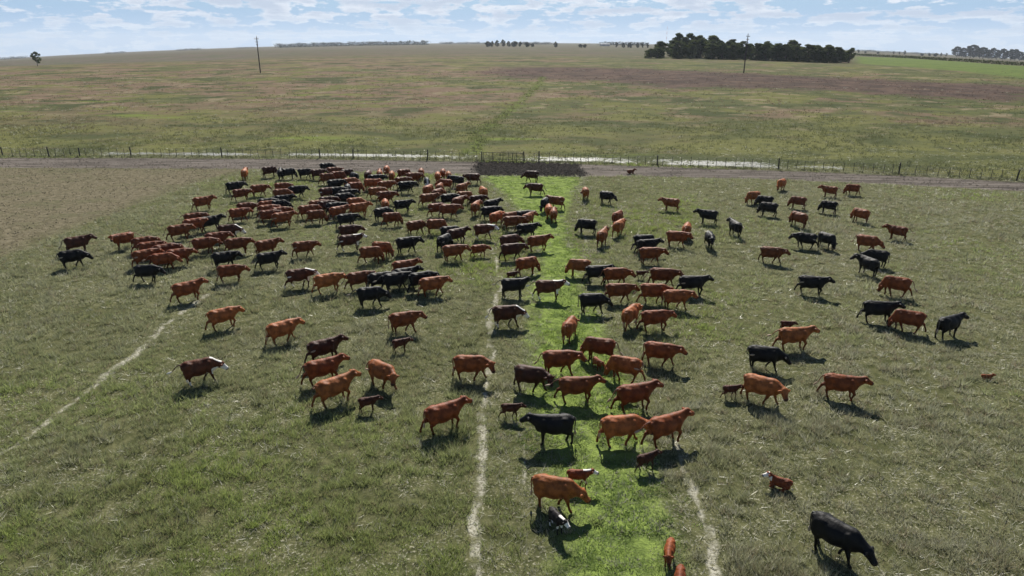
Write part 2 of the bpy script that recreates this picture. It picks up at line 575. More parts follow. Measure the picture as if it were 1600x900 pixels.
def tail_mat():
    m, t = mat_new('cattle tail')
    oi = t.n('ShaderNodeObjectInfo')
    base = oi.outputs['Color']
    sw = t.attr('switch').outputs['Fac']
    lite = t.mix(oi.outputs['Alpha'], t.mix(.50, base, rgb(.60, .48, .33)), rgb(.75, .70, .62))
    c = t.mix(sw, base, lite)
    p = t.n('ShaderNodeBsdfPrincipled', ins={'Base Color': c, 'Roughness': .6, 'Sheen Weight': .2})
    return finish(m, t, p.outputs[0])


def leaf_mat(name, a, b):
    m, t = mat_new(name)
    oi = t.n('ShaderNodeObjectInfo')
    v = t.attr('tone').outputs['Fac']
    c = t.mix(v, rgb(*a), rgb(*b))
    c = t.mix(t.math('MULTIPLY', oi.outputs['Random'], .5), c, t.mix(1.0, c, rgb(1.25, 1.1, .8), 'MULTIPLY'))
    d = t.n('ShaderNodeBsdfDiffuse', ins={'Color': c})
    tr = t.n('ShaderNodeBsdfTranslucent', ins={'Color': c})
    x = t.n('ShaderNodeMixShader', ins={0: .4})
    m.node_tree.links.new(d.outputs[0], x.inputs[1]); m.node_tree.links.new(tr.outputs[0], x.inputs[2])
    return finish(m, t, x.outputs[0])


M_ground = ground_mat()
M_grass = blade_mat('grass blades', .5, .45)
M_clover = blade_mat('short green sward', .45, .4)
M_cow = cow_mat()
M_tail = tail_mat()
M_eye = simple_mat('eye', (.01, .008, .007), .15, .1, 20, .6)
M_leaf = leaf_mat('eucalypt leaves', (.040, .058, .024), (.120, .145, .066))
M_leaf2 = leaf_mat('far leaves', (.014, .020, .010), (.036, .044, .022))
M_hedge = leaf_mat('hedge leaves', (.03, .045, .015), (.06, .075, .03))
M_bark = simple_mat('bark', (.16, .13, .10), .9, .4, 3.0)
M_wood = simple_mat('weathered fence wood', (.062, .055, .048), .9, .35, 10.0)
M_pole = simple_mat('creosoted pole', (.085, .07, .06), .85, .3, 2.0)
M_wire = simple_mat('galvanised wire', (.22, .22, .22), .5, .1, 5.0)
M_porc = simple_mat('porcelain', (.30, .22, .18), .3, .1, 5.0, .5)
M_clod = simple_mat('mud clods', (.020, .017, .015), .95, .45, 3.0, .1)  # mud tone, darkened with the shade between clods
M_clod2 = simple_mat('dry clods', (.125, .108, .070), .95, .45, 3.0, .1)
M_clod3 = simple_mat('road clods', (.105, .090, .076), .95, .45, 3.0, .1)
M_shed = simple_mat('painted sheet wall', (.38, .38, .38), .6, .1, .5)
M_roof = simple_mat('tin roof', (.30, .30, .31), .8, .15, .5, .2)
M_mred = simple_mat('red mast paint', (.45, .06, .04), .6, .1, 1.0)
M_mwhite = simple_mat('white mast paint', (.75, .75, .74), .6, .1, 1.0)

# ------------------------------------------------------------------ ground: one sheet to the horizon
def build_ground():
    Y = [42.0]
    while Y[-1] < 9500:
        Y.append(Y[-1] * (1.0055 if Y[-1] < 160 else 1.011))
    Y = np.array(Y)
    u = np.concatenate([np.linspace(-2.6, -1.05, 14)[:-1], np.linspace(-1.05, 1.05, 330), np.linspace(1.05, 2.6, 14)[1:]])
    Yg, Ug = np.meshgrid(Y, u, indexing='ij')
    X = (Ug * Yg * 0.82).ravel(); YY = (Yg - 40).ravel()
    Z = terrain(X, YY)
    Zn = zones(X, YY)
    Z = Z + np.where(YY < 115, .05 * (fbm(X * .5, YY * .5, 3) - .5), 0) - .05 * sstep(1.2 - Zn['path'], 0, .8) - .04 * sstep(Zn['road'], 0, .6)
    nr, nc = Yg.shape
    i = np.arange((nr - 1) * (nc - 1))
    r, c = i // (nc - 1), i % (nc - 1)
    a = r * nc + c
    faces = np.stack([a, a + 1, a + nc + 1, a + nc], 1)
    me = np_mesh('ground', np.stack([X, YY, Z], 1), faces, smooth=True)
    for k, v in Zn.items():
        add_attr(me, 'z_' + k, v)
    o = new_obj('ground', me, M_ground)
    tag(o, kind='structure')


build_ground()

# ------------------------------------------------------------------ grass
def blades(name, x, y, z, col, h, wd, k, spread, lean, mat, two=False):
    """k blades round each tuft centre; every argument but k is an array over tufts"""
    n = len(x)
    rep = lambda a: np.repeat(np.broadcast_to(a, (n,)), k)
    N = n * k
    ang = rng.uniform(0, 2 * np.pi, N); rad = np.sqrt(rng.uniform(0, 1, N)) * rep(spread)
    bx = rep(x) + np.cos(ang) * rad; by = rep(y) + np.sin(ang) * rad; bz = rep(z) - .02
    hh = rep(h) * rng.uniform(.55, 1.15, N)
    la = ang + rng.normal(0, .7, N)
    ln = rep(lean) * rng.uniform(.2, 1.4, N) * hh
    pa = rng.uniform(0, np.pi, N)
    ww = rep(wd) * rng.uniform(.6, 1.3, N) * .5
    V = np.empty((N, 3, 3), dtype=np.float32)
    V[:, 0] = np.stack([bx - np.cos(pa) * ww, by - np.sin(pa) * ww, bz], 1)
    V[:, 1] = np.stack([bx + np.cos(pa) * ww, by + np.sin(pa) * ww, bz], 1)
    V[:, 2] = np.stack([bx + np.cos(la) * ln, by + np.sin(la) * ln, bz + hh], 1)
    C = np.repeat(col, k, axis=0) * rng.uniform(.72, 1.28, (N, 1))
    me = np_mesh(name, V.reshape(-1, 3), np.arange(N * 3).reshape(-1, 3))
    add_color(me, 'Col', np.repeat(np.clip(C, 0, 1), 3, axis=0))
    return me


def join_meshes(name, parts, mat):
    """several blade meshes into one mesh object"""
    V = []; Cc = []
    for me in parts:
        n = len(me.vertices)
        v = np.empty(n * 3, dtype=np.float32); me.vertices.foreach_get('co', v)
        c = np.empty(n * 4, dtype=np.float32); me.color_attributes['Col'].data.foreach_get('color', c)
        V.append(v.reshape(-1, 3)); Cc.append(c.reshape(-1, 4)[:, :3])
        bpy.data.meshes.remove(me)
    V = np.concatenate(V); Cc = np.concatenate(Cc)
    me = np_mesh(name, V, np.arange(len(V)).reshape(-1, 3))
    add_color(me, 'Col', Cc)
    return new_obj(name, me, mat)


def scatter(y0, y1, dens, pad=4.0):
    A = 0
    n = int(dens * (y1 - y0) * ((y0 + y1) * .77 + 2 * pad))
    y = rng.uniform(y0, y1, n * 2); u = rng.uniform(-1, 1, n * 2)
    full = y1 * .77 + pad
    x = u * full
    keep = np.abs(x) < y * .77 + pad
    x, y = x[keep], y[keep]
    m = min(len(x), n)
    return x[:m], y[:m]


OLIVE = np.array((.205, .228, .088)); GREY = np.array((.310, .308, .200)); FRESH = np.array((.255, .330, .068))
STRAW = np.array((.43, .42, .325)); ROSE = np.array((.235, .180, .125)); LIME = np.array((.275, .370, .085)); DEEP = np.array((.130, .190, .052))


def tuft_colors(x, y, extra_straw=0.0):
    n = len(x)
    a = fbm(x * .35, y * .35, 21)[:, None]; b = fbm(x * .08, y * .08, 31)[:, None]; c = rng.uniform(0, 1, (n, 1))
    right = sstep(x / np.maximum(y, 20), .18, .55)[:, None]
    left = sstep(-x / np.maximum(y, 20), -.1, .5)[:, None]
    col = OLIVE + (GREY - OLIVE) * np.clip(a * 1.4 - .15 + .35 * right, 0, 1)
    fresh = np.clip((b - .42) * 3.4 + (a - .5) * 1.5 + .25 * sstep(40 - y, 0, 22)[:, None] - .45 * right, 0, 1)
    col = col + (FRESH - col) * fresh * .8
    st = (c < .045 + .07 * right + extra_straw).astype(float)
    col = col + (STRAW - col) * st
    rs = (c > .92 - .10 * right).astype(float) * .7
    col = col + (ROSE - col) * rs
    return col


def build_grass():
    parts = []; short = []
    bands = [(11, 19, 58, 12, .019), (19, 27, 42, 12, .023), (27, 38, 27, 11, .029), (38, 52, 18, 10, .037), (52, 70, 11.5, 9, .047), (70, 110, 6.5, 8, .060)]
    for y0, y1, dens, k, wd in bands:
        x, y = scatter(y0, y1, dens)
        Z = zones(x, y)
        jit = rng.normal(0, .18, len(x))
        gz = Z['green'] + 1.6 * (fbm(x * .9, y * .9, 9) - .5) + 2.4 * (fbm(x * .35, y * .35, 13, 2) - .5) + jit * 2.0
        pz = Z['path'] + 1.8 * (fbm(x * 1.3, y * 1.3, 4) - .5) + rng.normal(0, .25, len(x))
        clump = fbm(x * 2.5, y * 2.5, 41, 2)
        pale = fbm(x * .55, y * .8, 77, 3) + .10 * sstep(x / np.maximum(y, 20), -.1, .5)
        r = rng.uniform(0, 1, len(x))
        ok = (gz < 0) & (pz > .65) & (Z['road'] + jit < .1) & (y < fence_y(x) + .6)
        ok &= r < np.clip((clump - .32) * 5.0, .10, 1) * np.where(pale > .585, .34, 1.0)
        ok &= ~((Z['brown'] + jit * 6 > 0) & (r > .05))
        h = .16 + .24 * np.clip(fbm(x * .5, y * .5, 51) * 1.5 - .3, 0, 1) * (.3 + 1.5 * clump)
        h = np.where(pz < 2.2, h * .6, h)
        h = np.where((gz > -1.0) & (y < 50), h * .7, h)
        h = np.where(Z['brown'] > -.5, .12, h)
        col = tuft_colors(x, y, .0)
        col = np.where((Z['brown'] > 0)[:, None], np.array((.20, .17, .11)), col)
        # pale trampled borders of the strip
        tr = ((gz > -1.3) & (rng.uniform(0, 1, len(x)) < .38))[:, None]
        col = np.where(tr, STRAW * .85, col)
        x1, y1_, h1, c1 = x[ok], y[ok], h[ok], col[ok]
        parts.append(blades('g', x1, y1_, terrain(x1, y1_), c1, h1, wd, k, .075 + wd * 2.0, .8, M_grass))
        # flattened straw in the gaps, their pale shine put into its colour
        s = (rng.uniform(0, 1, len(x)) < np.where(pale > .585, .27, .05)) & (clump < .58) & (gz < 0.2) & (Z['brown'] < 0) & (Z['road'] < 0)
        xs, ys = x[s], y[s]
        parts.append(blades('g', xs, ys, terrain(xs, ys) + .03, np.tile(STRAW * 1.1, (len(xs), 1)), .10, wd * 1.1, 4, .16, 3.0, M_grass))
        # the green strip
        g = (gz > 0) & (rng.uniform(0, 1, len(x)) < .75) & (Z['road'] < 0)
        xs, ys = x[g], y[g]
        mix = fbm(xs * 1.1, ys * 1.1, 61)[:, None]
        cg = DEEP + (LIME - DEEP) * np.clip(mix * 2.2 - .55 + .3 * sstep(ys, 25, 45)[:, None], 0, 1)
        dry = (rng.uniform(0, 1, (len(xs), 1)) < .08 + .16 * sstep(34 - ys, 0, 12)[:, None])
        worn = np.clip((fbm(xs * .45, ys * .45, 63) - .50) * 8, 0, 1)[:, None] * sstep(38 - ys, 0, 14)[:, None]
        cg = cg + (np.array((.20, .20, .095)) - cg) * worn * .6
        cg = np.where(dry, STRAW * .8, cg)
        hh = .04 + .13 * np.clip(fbm(xs * 1.8, ys * 1.8, 71) * 2.2 - .7, 0, 1)
        short.append(blades('s', xs, ys, terrain(xs, ys), cg, hh, wd * 1.9, k, .12 + wd * 1.5, 1.4, M_clover))
    tag(join_meshes('grass', parts, M_grass), 'grey green tussock grass of the near paddock', 'grass', kind='stuff')
    tag(join_meshes('green_sward', short, M_clover), 'short bright green sward of the strip through the herd', 'grass', kind='stuff')
    # dark weeds under the fence and tufts in the far paddock
    parts = []
    n = 1300
    xf = rng.uniform(-95, 90, n); yf = fence_y(xf) + rng.normal(0, .35, n)
    cl = fbm(xf * .5, yf * .1, 81)
    ok = (cl > .42) | (rng.uniform(0, 1, n) < .25)
    xf, yf = xf[ok], yf[ok]
    parts.append(blades('w', xf, yf, terrain(xf, yf), np.tile(np.array((.07, .08, .035)), (len(xf), 1)) * rng.uniform(.6, 1.5, (len(xf), 1)), .30, .06, 8, .22, .7, M_grass))
    for y0, y1, dens, k, wd in [(82, 150, 1.5, 6, .09), (150, 330, .32, 6, .13)]:
        x, y = scatter(y0, y1, dens)
        ok = y > fence_y(x) + 1.2
        x, y = x[ok], y[ok]
        Z = zones(x, y)
        cl = fbm(x * .12, y * .12, 91)
        ok = (rng.uniform(0, 1, len(x)) < np.clip(cl * 2 - .45, .1, 1) * np.interp(y, [150, 330], [1, 0])) & ((Z['wet'] < 0) | (rng.uniform(0, 1, len(x)) < .6))
        x, y, cl = x[ok], y[ok], cl[ok]
        pk = fbm(x / 45, y / 28, 95)[:, None]; pk2 = fbm(x / 22, y / 14, 97)[:, None]
        pinkness = np.clip((pk - .44) * 6, 0, 1) * sstep(y, 112, 160)[:, None]
        col = np.array((.135, .145, .062)) + (np.array((.215, .160, .110)) - np.array((.135, .145, .062))) * pinkness
        col = col + (np.array((.160, .170, .062)) - col) * np.clip((pk2 - .5) * 4, 0, 1) * .7
        pu = (poly_sd(x, y, purple) < 2)[:, None]
        col = np.where(pu, np.array((.125, .088, .074)), col)
        col = col * .85 * rng.uniform(.8, 1.2, (len(x), 1))
        fl = rng.uniform(0, 1, (len(x), 1)) < .05
        col = np.where(fl, STRAW * .8, col)
        parts.append(blades('w', x, y, terrain(x, y), col, .22 + .2 * cl, wd, k, .3 + wd, .8, M_grass))
    # creek rushes
    n = 130
    tt = rng.uniform(0, len(creek) - 1.001, n); ii = tt.astype(int); ff = (tt - ii)[:, None]
    p = creek[ii] * (1 - ff) + creek[ii + 1] * ff + rng.normal(0, .9, (n, 2))
    cc = np.where(rng.uniform(0, 1, (n, 1)) < .5, np.array((.14, .17, .05)), np.array((.08, .09, .035)))
    parts.append(blades('w', p[:, 0], p[:, 1], terrain(p[:, 0], p[:, 1]), cc, .4, .13, 7, .5, .6, M_grass))
    tag(join_meshes('far_grass', parts, M_grass), 'rough grass of the paddock beyond the wire fence', 'grass', kind='stuff')


build_grass()


def build_clods(name, x, y, size, mat, label):
    n = len(x)
    base = np.array([(1, 0, -.2), (-.5, .87, -.2), (-.5, -.87, -.2), (.3, .2, .75), (-.3, -.3, .5)])
    fc = np.array([(0, 1, 3), (1, 4, 3), (1, 2, 4), (2, 0, 4), (0, 3, 4)])
    a = rng.uniform(0, 6.28, n); s = size * rng.uniform(.5, 1.5, n)
    V = base[None] * rng.uniform(.6, 1.4, (n, 5, 3))
    X = (V[..., 0] * np.cos(a)[:, None] - V[..., 1] * np.sin(a)[:, None]) * s[:, None] + x[:, None]
    Y = (V[..., 0] * np.sin(a)[:, None] + V[..., 1] * np.cos(a)[:, None]) * s[:, None] + y[:, None]
    Z = V[..., 2] * s[:, None] * .8 + terrain(x, y)[:, None]
    F_ = (fc[None] + (np.arange(n) * 5)[:, None, None]).reshape(-1, 3)
    me = np_mesh(name, np.stack([X, Y, Z], -1).reshape(-1, 3), F_)
    tag(new_obj(name, me, mat), label, 'soil', kind='stuff')


n = 9000
xm = rng.uniform(mud_x[0] - 3, mud_x[1] + 3, n); ym = rng.uniform(62, 105, n)
zz = zones(xm, ym)
ok = zz['mud'] + rng.normal(0, .5, n) > 0
build_clods('mud_clods', xm[ok], ym[ok], .12, M_clod, 'dark trodden mud clods on the road by the gate')
n = 13000
xm = rng.uniform(-95, -20, n); ym = rng.uniform(45, 100, n)
zz = zones(xm, ym)
ok = (zz['brown'] + rng.normal(0, .8, n) > 0)
build_clods('soil_clods', xm[ok], ym[ok], .11, M_clod2, 'brown clods and stubble of the bare patch left of the herd')

n = 14000
xm = rng.uniform(-95, 90, n); ym = road_lo(xm) + rng.uniform(-1, 1.2, n) * (fence_y(xm) - road_lo(xm))
zz = zones(xm, ym)
keep = (zz['road'] + rng.normal(0, .5, n) > .1) & (zz['mud'] < 0) & (fbm(xm * .25, ym * 1.2, 121) + rng.normal(0, .08, n) > .5)
build_clods('road_clods', xm[keep], ym[keep], .085, M_clod3, 'loose clods and ruts of the dirt road along the fence')

# ------------------------------------------------------------------ fence
def build_fence():
    root = empty('wire_fence', (0, float(fence_y(np.array(0.0))), 0))
    tag(root, 'long wire fence of weathered posts and thin droppers along the dirt road', 'fence')
    off = Vector(root.location)
    pm = MB().tube([(0, 0, -.3), (0.01, 0, .7), (0, .01, 1.42)], [.095, .088, .08], 8).mesh('post')
    pm.materials.append(M_wood)
    dm = MB().tube([(0, 0, .02), (0, 0, 1.24)], [.036, .030], 6).mesh('dropper')
    dm.materials.append(M_wood)
    xs0 = at(-60, 245)[0]; xs1 = at(1660, 286)[0]
    post_px = [5, 77, 125, 205, 347, 500, 552, 668, 753, 819, 842, 1027, 1216, 1404, 1588]
    post_x = sorted(float(at(p, float(np.interp(p, [a for a, b in fence_line], [b for a, b in fence_line])))[0]) for p in post_px)
    line = []
    x = xs0
    allx = [(p, 'post') for p in post_x]
    while x < xs1:
        if min(abs(x - p) for p in post_x) > .6:
            allx.append((x, 'dropper'))
        x += rnd.uniform(1.0, 1.25)
    allx.sort()
    for x, kind in allx:
        y = float(fence_y(np.array(x)))
        o = new_obj(kind, pm if kind == 'post' else dm, None, root)
        o.location = Vector((x, y + rnd.uniform(-.03, .03), float(terrain(x, y)))) - off
        o.rotation_euler = (rnd.uniform(-.04, .04), rnd.uniform(-.05, .05), rnd.uniform(0, 3))
        s = rnd.uniform(.92, 1.08)
        o.scale = (1, 1, s)
    for h in (.25, .5, .75, 1.0, 1.2):
        P = [Vector((x, float(fence_y(np.array(x))) - .05, float(terrain(x, float(fence_y(np.array(x))))) + h + rnd.uniform(-.02, .02))) - off for x, kind in allx]
        MB().tube(P, .010, 4, cap=False).build('wire', M_wire, root)
    # the gate across the strip
    ga = float(at(753, 251)[0]) + .12; gb = float(at(819, 253)[0]) - .12
    g = empty('gate', (ga, float(fence_y(np.array(ga))), 0))
    tag(g, 'low wire gate in the fence at the head of the green strip', 'gate')
    gy = float(fence_y(np.array(gb))) - g.location.y
    v = Vector((gb - ga, gy, 0))
    MB().tube([(.05, -.12, .3), v + Vector((-.05, -.12, .3))], .03, 6).build('rail', M_wood, g)
    MB().tube([(.05, -.12, 1.18), v + Vector((-.05, -.12, 1.18))], .03, 6).build('rail', M_wood, g)
    for k in range(5):
        q = v * (.02 + .24 * k)
        MB().tube([q + Vector((0, -.15, .08)), q + Vector((0, -.15, 1.25))], .032, 6).build('stave', M_wood, g)


build_fence()

# ------------------------------------------------------------------ power poles
def build_pole(px, py, top, label):
    p = at(px, py)
    h = (py - top) / F * (p.y * CT + (CAM_H - p.z) * ST) / 1.06
    root = empty('power_pole', p, R(8))
    tag(root, label, 'power pole', 'power poles across the far paddock')
    MB().tube([(0, 0, -.8), (0.02, 0, h * .5), (0.1, 0, h)], [.24, .20, .15], 10).build('shaft', M_pole, root)
    for zf, wd in ((.945, 1.5), (.86, .95), (.78, .7)):
        c = MB().box((0.1 * zf, -.22, h * zf), (wd, .14, .16)).build('crossarm', M_pole, root)
        for s in (-1, 1):
            MB().tube([(s * wd * .45, -.22, h * zf + .08), (s * wd * .45, -.22, h * zf + .22), (s * wd * .45, -.22, h * zf + .36)], [.05, .10, .06], 8).build('insulator', M_porc, c)
    MB().tube([(0.1, 0, h), (0.1, 0, h + .4)], [.09, .05], 8).build('insulator', M_porc, root)
    return root


build_pole(407, 114, 58, 'dark power pole on the rise, left of the two')
build_pole(1162, 114, 54, 'dark power pole in front of the tree grove, right of the two')

# ------------------------------------------------------------------ trees
def tree_meshes(seed, h, w, trunk_h, nblob, nleaf, leaf, tall=False, gaps=0.0):
    r = np.random.default_rng(seed)
    rr = random.Random(seed)
    tb = MB()
    lean = Vector((rr.uniform(-.05, .05) * h, rr.uniform(-.05, .05) * h, 0))
    top = Vector((0, 0, h * .82)) + lean
    tb.tube([(0, 0, -.5), Vector((0, 0, h * .2)) + lean * .1, Vector((0, 0, h * .5)) + lean * .5, top], [h * .026, h * .020, h * .013, h * .004], 8)
    cen = []
    for i in range(nblob):
        t = (i + .5) / nblob
        zz_ = trunk_h + (h - trunk_h) * (t ** .85)
        prof = math.sin(math.pi * min(1, (t * .84 + .14))) ** .9
        a = rr.uniform(0, 6.28); q = w * .5 * prof * math.sqrt(rr.uniform(.08, 1)) * .8
        c = Vector((math.cos(a) * q, math.sin(a) * q, min(zz_, h * .93))) + lean * t
        cen.append((c, w * rr.uniform(.085, .20) * (1.15 - .35 * t)))
        if i % 2 == 0:
            zb = max(h * .18, c.z - q * .9 - h * .05)
            b = Vector((0, 0, zb)) + lean * (zb / h)
            mid = (b + c) * .5 + Vector((0, 0, -.03 * h))
            tb.tube([b, mid, c], [h * .009, h * .006, h * .002], 5)
    V = []; tone = []
    for c, rad in cen:
        k = nleaf
        d = r.normal(size=(k, 3)); d /= np.linalg.norm(d, axis=1)[:, None]
        q = np.array(c) + d * (rad * r.uniform(.45, 1.12, (k, 1))) * np.array((1.1, 1.1, .85))
        e1 = r.normal(size=(k, 3)); e1 /= np.linalg.norm(e1, axis=1)[:, None]
        e2 = np.cross(e1, r.normal(size=(k, 3))); e2 /= np.linalg.norm(e2, axis=1)[:, None] + 1e-6
        s = leaf * r.uniform(.6, 1.4, (k, 1))
        quad = np.stack([q - e1 * s - e2 * s * .35, q + e1 * s * .2 - e2 * s * .6, q + e1 * s + e2 * s * .3, q - e1 * s * .3 + e2 * s * .6], 1)
        V.append(quad.reshape(-1, 3))
        tone.append(np.repeat(np.clip(r.uniform(0, 1, k) * .7 + rr.uniform(0, .35), 0, 1), 4))
    V = np.concatenate(V)
    cm = np_mesh('crown', V, np.arange(len(V)).reshape(-1, 4))
    add_attr(cm, 'tone', np.concatenate(tone))
    tm = tb.mesh('trunk', True)
    tm.materials.append(M_bark)
    return tm, cm


TREES = {}
def proto(key, mat, *a, **k):
    tm, cm = tree_meshes(*a, **k)
    cm.materials.append(mat)
    TREES[key] = (tm, cm)


proto('g0', M_leaf, 1, 12, 7.0, .5, 40, 66, .38)
proto('g1', M_leaf, 2, 13, 6.0, .7, 40, 66, .36)
proto('g2', M_leaf, 3, 12, 8.0, .3, 46, 64, .40)
proto('g3', M_leaf, 4, 13, 5.2, 2.5, 30, 64, .34)
proto('g4', M_leaf, 5, 5.5, 5.5, .3, 18, 70, .34)
proto('f0', M_leaf2, 6, 12, 9.0, 1.5, 22, 45, .60)
proto('f1', M_leaf2, 7, 12, 7.0, 2.0, 18, 45, .55)
proto('f2', M_leaf2, 8, 8, 11.0, .8, 20, 45, .60)
proto('lone', M_leaf, 9, 9, 7.6, 2.2, 15, 85, .34)


def tree(key, name, loc, h, label, group=None, cat='tree', wide=1.0):
    tm, cm = TREES[key]
    h0 = {'g0': 12, 'g1': 13, 'g2': 12, 'g3': 13, 'g4': 5.5, 'f0': 12, 'f1': 12, 'f2': 8, 'lone': 9}[key]
    root = empty(name, loc, rnd.uniform(0, 6.28))
    s = h / h0
    root.scale = (s * wide, s * wide, s)
    new_obj('trunk', tm, None, root)
    new_obj('crown', cm, None, root)
    tag(root, label, cat, group)
    return root


ORD = ['first', 'second', 'third', 'fourth', 'fifth', 'sixth', 'seventh', 'eighth', 'ninth', 'tenth', 'eleventh', 'twelfth', 'thirteenth', 'fourteenth', 'fifteenth',
       'sixteenth', 'seventeenth', 'eighteenth', 'nineteenth', 'twentieth']


def zc_at(p):
    return p.y * CT + (CAM_H - p.z) * ST


def top_h(p, px_h):
    return px_h * zc_at(p) / F / 1.03


# the dark grove: front row, middle row, back row
gx = np.array([1010, 1030, 1050, 1080, 1110, 1140, 1180, 1220, 1240, 1280, 1310, 1338])
g_top = np.array([78, 60, 56, 56, 57, 62, 66, 68, 68, 71, 73, 78])
g_base = np.array([91, 91, 91, 92, 92.5, 93, 94, 95.5, 96, 97.5, 98, 98])
front = [(1016, 'g4', 14), (1027, 'g4', 16), (1060, 'g2', 26), (1078, 'g1', 22), (1111, 'g2', 24), (1128, 'g0', 25), (1146, 'g2', 24), (1162, 'g1', 25), (1182, 'g2', 26), (1196, 'g0', 27),
         (1213, 'g2', 27), (1227, 'g0', 26), (1243, 'g2', 24), (1262, 'g2', 27), (1277, 'g0', 23), (1291, 'g2', 25), (1307, 'g2', 24), (1326, 'g3', 21)]
for i, (px, key, hp) in enumerate(front):
    p = at(px, float(np.interp(px, gx, g_base)))
    tree(key, 'grove_tree', p, top_h(p, hp), 'dark tree in the front row of the big grove, %s from its left end' % ORD[i], 'trees of the dark grove', wide=1.85)
def grove_row(n, a, b, dy, lo, hi, word, keys):
    for i in range(n):
        px = a + (b - a) * (i + rnd.uniform(-.25, .25)) / (n - 1)
        p0 = at(px, float(np.interp(px, gx, g_base)))
        y = p0.y + dy + rnd.uniform(-5, 5)
        p = by_dist(px, y)
        row = 64 + 1206 * (CAM_H - p.z) / p.y
        hp = row - float(np.interp(px, gx, g_top)) + rnd.uniform(lo, hi)
        tree(keys[i % len(keys)], 'grove_tree', p, top_h(p, max(hp, 10)), 'dark tree in the %s row of the big grove, %s from its left end' % (word, ORD[i]), 'trees of the dark grove', wide=1.7)
grove_row(20, 1034, 1320, 16, -9, 1, 'middle', ['g0', 'g3', 'g1', 'g2'])
grove_row(20, 1030, 1326, 34, -8, 4.5, 'back', ['g3', 'g0', 'g1', 'g3'])

# second wood at the right edge of the picture
for i in range(20):
    px = 1494 + i * 7.0 + rnd.uniform(-2, 2)
    p = at(px, float(np.interp(px, [1490, 1600, 1640], [89, 95.5, 98])))
    tree(['f0', 'f1', 'f0', 'f1'][i % 4], 'wood_tree', p, top_h(p, float(np.interp(px, [1490, 1515, 1560, 1640], [15, 19, 16, 15])) * rnd.uniform(.8, 1.12)),
         'hazy green tree of the wood past the bright field, %s from its left end' % ORD[i], 'trees of the wood past the bright field', wide=1.6)

p = at(59, 103.5)
tree('lone', 'lone_tree', p, top_h(p, 22), 'lone round tree standing on the near ridge at the far left')

# scattered trees on the horizon
far_sets = [
    ([(762, 8, 'f2'), (769, 9, 'f0'), (777, 10, 'f0'), (786, 11, 'f0'), (795, 9, 'f0'), (804, 8, 'f2'), (813, 8, 'f0'), (823, 7, 'f2'), (832, 5, 'f2')], 1250, 'tree of the dark clump on the central horizon, %s from its left end', 'trees of the horizon clump'),
    ([(868, 9, 'f0')], 1150, 'round tree alone on the horizon between two clumps', None),
    ([(907, 5, 'f2'), (914, 5, 'f2')], 1150, 'low dark bush on the horizon by the centre, %s of the pair', 'pair of low bushes on the horizon'),
    ([(963, 9, 'f1'), (974, 8, 'f0'), (984, 7, 'f2'), (996, 8, 'f0'), (1004, 9, 'f1'), (1012, 9, 'f1')], 1150, 'hazy tree on the horizon just left of the big grove, %s from left', 'horizon trees by the grove'),
    ([(1341, 5, 'f0'), (1352, 3, 'f2'), (1372, 3, 'f2'), (1396, 5, 'f1'), (1405, 5, 'f1'), (1413, 7, 'f1'), (1440, 4, 'f2'), (1452, 5, 'f0'), (1462, 5, 'f2'), (1470, 6, 'f1'), (1478, 6, 'f1')], 1500,
     'small hazy tree on the horizon above the bright field, %s from left', 'horizon trees above the bright field'),
]
for lst, dist, lab, grp in far_sets:
    for i, (px, hp, key) in enumerate(lst):
        p = by_dist(px, dist + rnd.uniform(-40, 40))
        tree(key, 'horizon_tree', p, top_h(p, hp), lab % (ORD[i] if len(lst) > 2 else ('left', 'right')[i]) if '%s' in lab else lab, grp, wide=1.15)


# far belts that read as one mass
def belt(name, px0, px1, dist, hp, label, step=2.4):
    V = []; T = []
    r = np.random.default_rng(int(px0))
    px = px0
    while px < px1:
        p = by_dist(px, dist + r.uniform(-60, 60))
        hh = top_h(p, hp * r.uniform(.65, 1.15)); wd = top_h(p, 4.5)
        k = 60
        q = np.array(p) + r.normal(0, 1, (k, 3)) * np.array((wd * .45, wd * .45, 0)) + np.stack([np.zeros(k), np.zeros(k), r.uniform(.02, 1, k) * hh], 1)
        e1 = r.normal(size=(k, 3)); e1 /= np.linalg.norm(e1, axis=1)[:, None]
        e2 = np.cross(e1, r.normal(size=(k, 3))); e2 /= np.linalg.norm(e2, axis=1)[:, None]
        s = r.uniform(.6, 1.3, (k, 1)) * hh * .14
        V.append(np.stack([q - e1 * s, q - e2 * s * .7, q + e1 * s, q + e2 * s * .7], 1).reshape(-1, 3)); T.append(np.repeat(r.uniform(0, 1, k), 4))
        px += step * r.uniform(.5, 1.4)
    V = np.concatenate(V)
    me = np_mesh(name, V, np.arange(len(V)).reshape(-1, 4))
    add_attr(me, 'tone', np.concatenate(T))
    tag(new_obj(name, me, M_leaf2), label, 'wood', kind='stuff')


belt('distant_wood', 434, 668, 2300, 6.0, 'long bluish belt of trees on the horizon right of the left power pole')
belt('distant_wood', 690, 765, 2800, 3.2, 'faint thin belt of trees on the horizon left of the dark clump')
belt('distant_wood', 800, 862, 2300, 4.0, 'faint belt of trees behind the dark horizon clump')
belt('distant_wood', 938, 1012, 2200, 5.0, 'hazy belt of trees behind the trees left of the grove')
belt('distant_wood', 278, 312, 2600, 3.0, 'short faint belt of trees on the far left horizon')
belt('distant_wood', 165, 195, 2600, 2.5, 'faint tree line on the far left horizon between lone tree and pole')
belt('distant_wood', 2, 42, 2600, 3.5, 'faint tree line on the horizon at the left edge')
belt('distant_wood', 370, 400, 2600, 2.0, 'faint tree specks on the horizon by the left power pole')
belt('distant_wood', 1340, 1480, 2600, 2.6, 'faint far belt of trees on the horizon above the bright field')

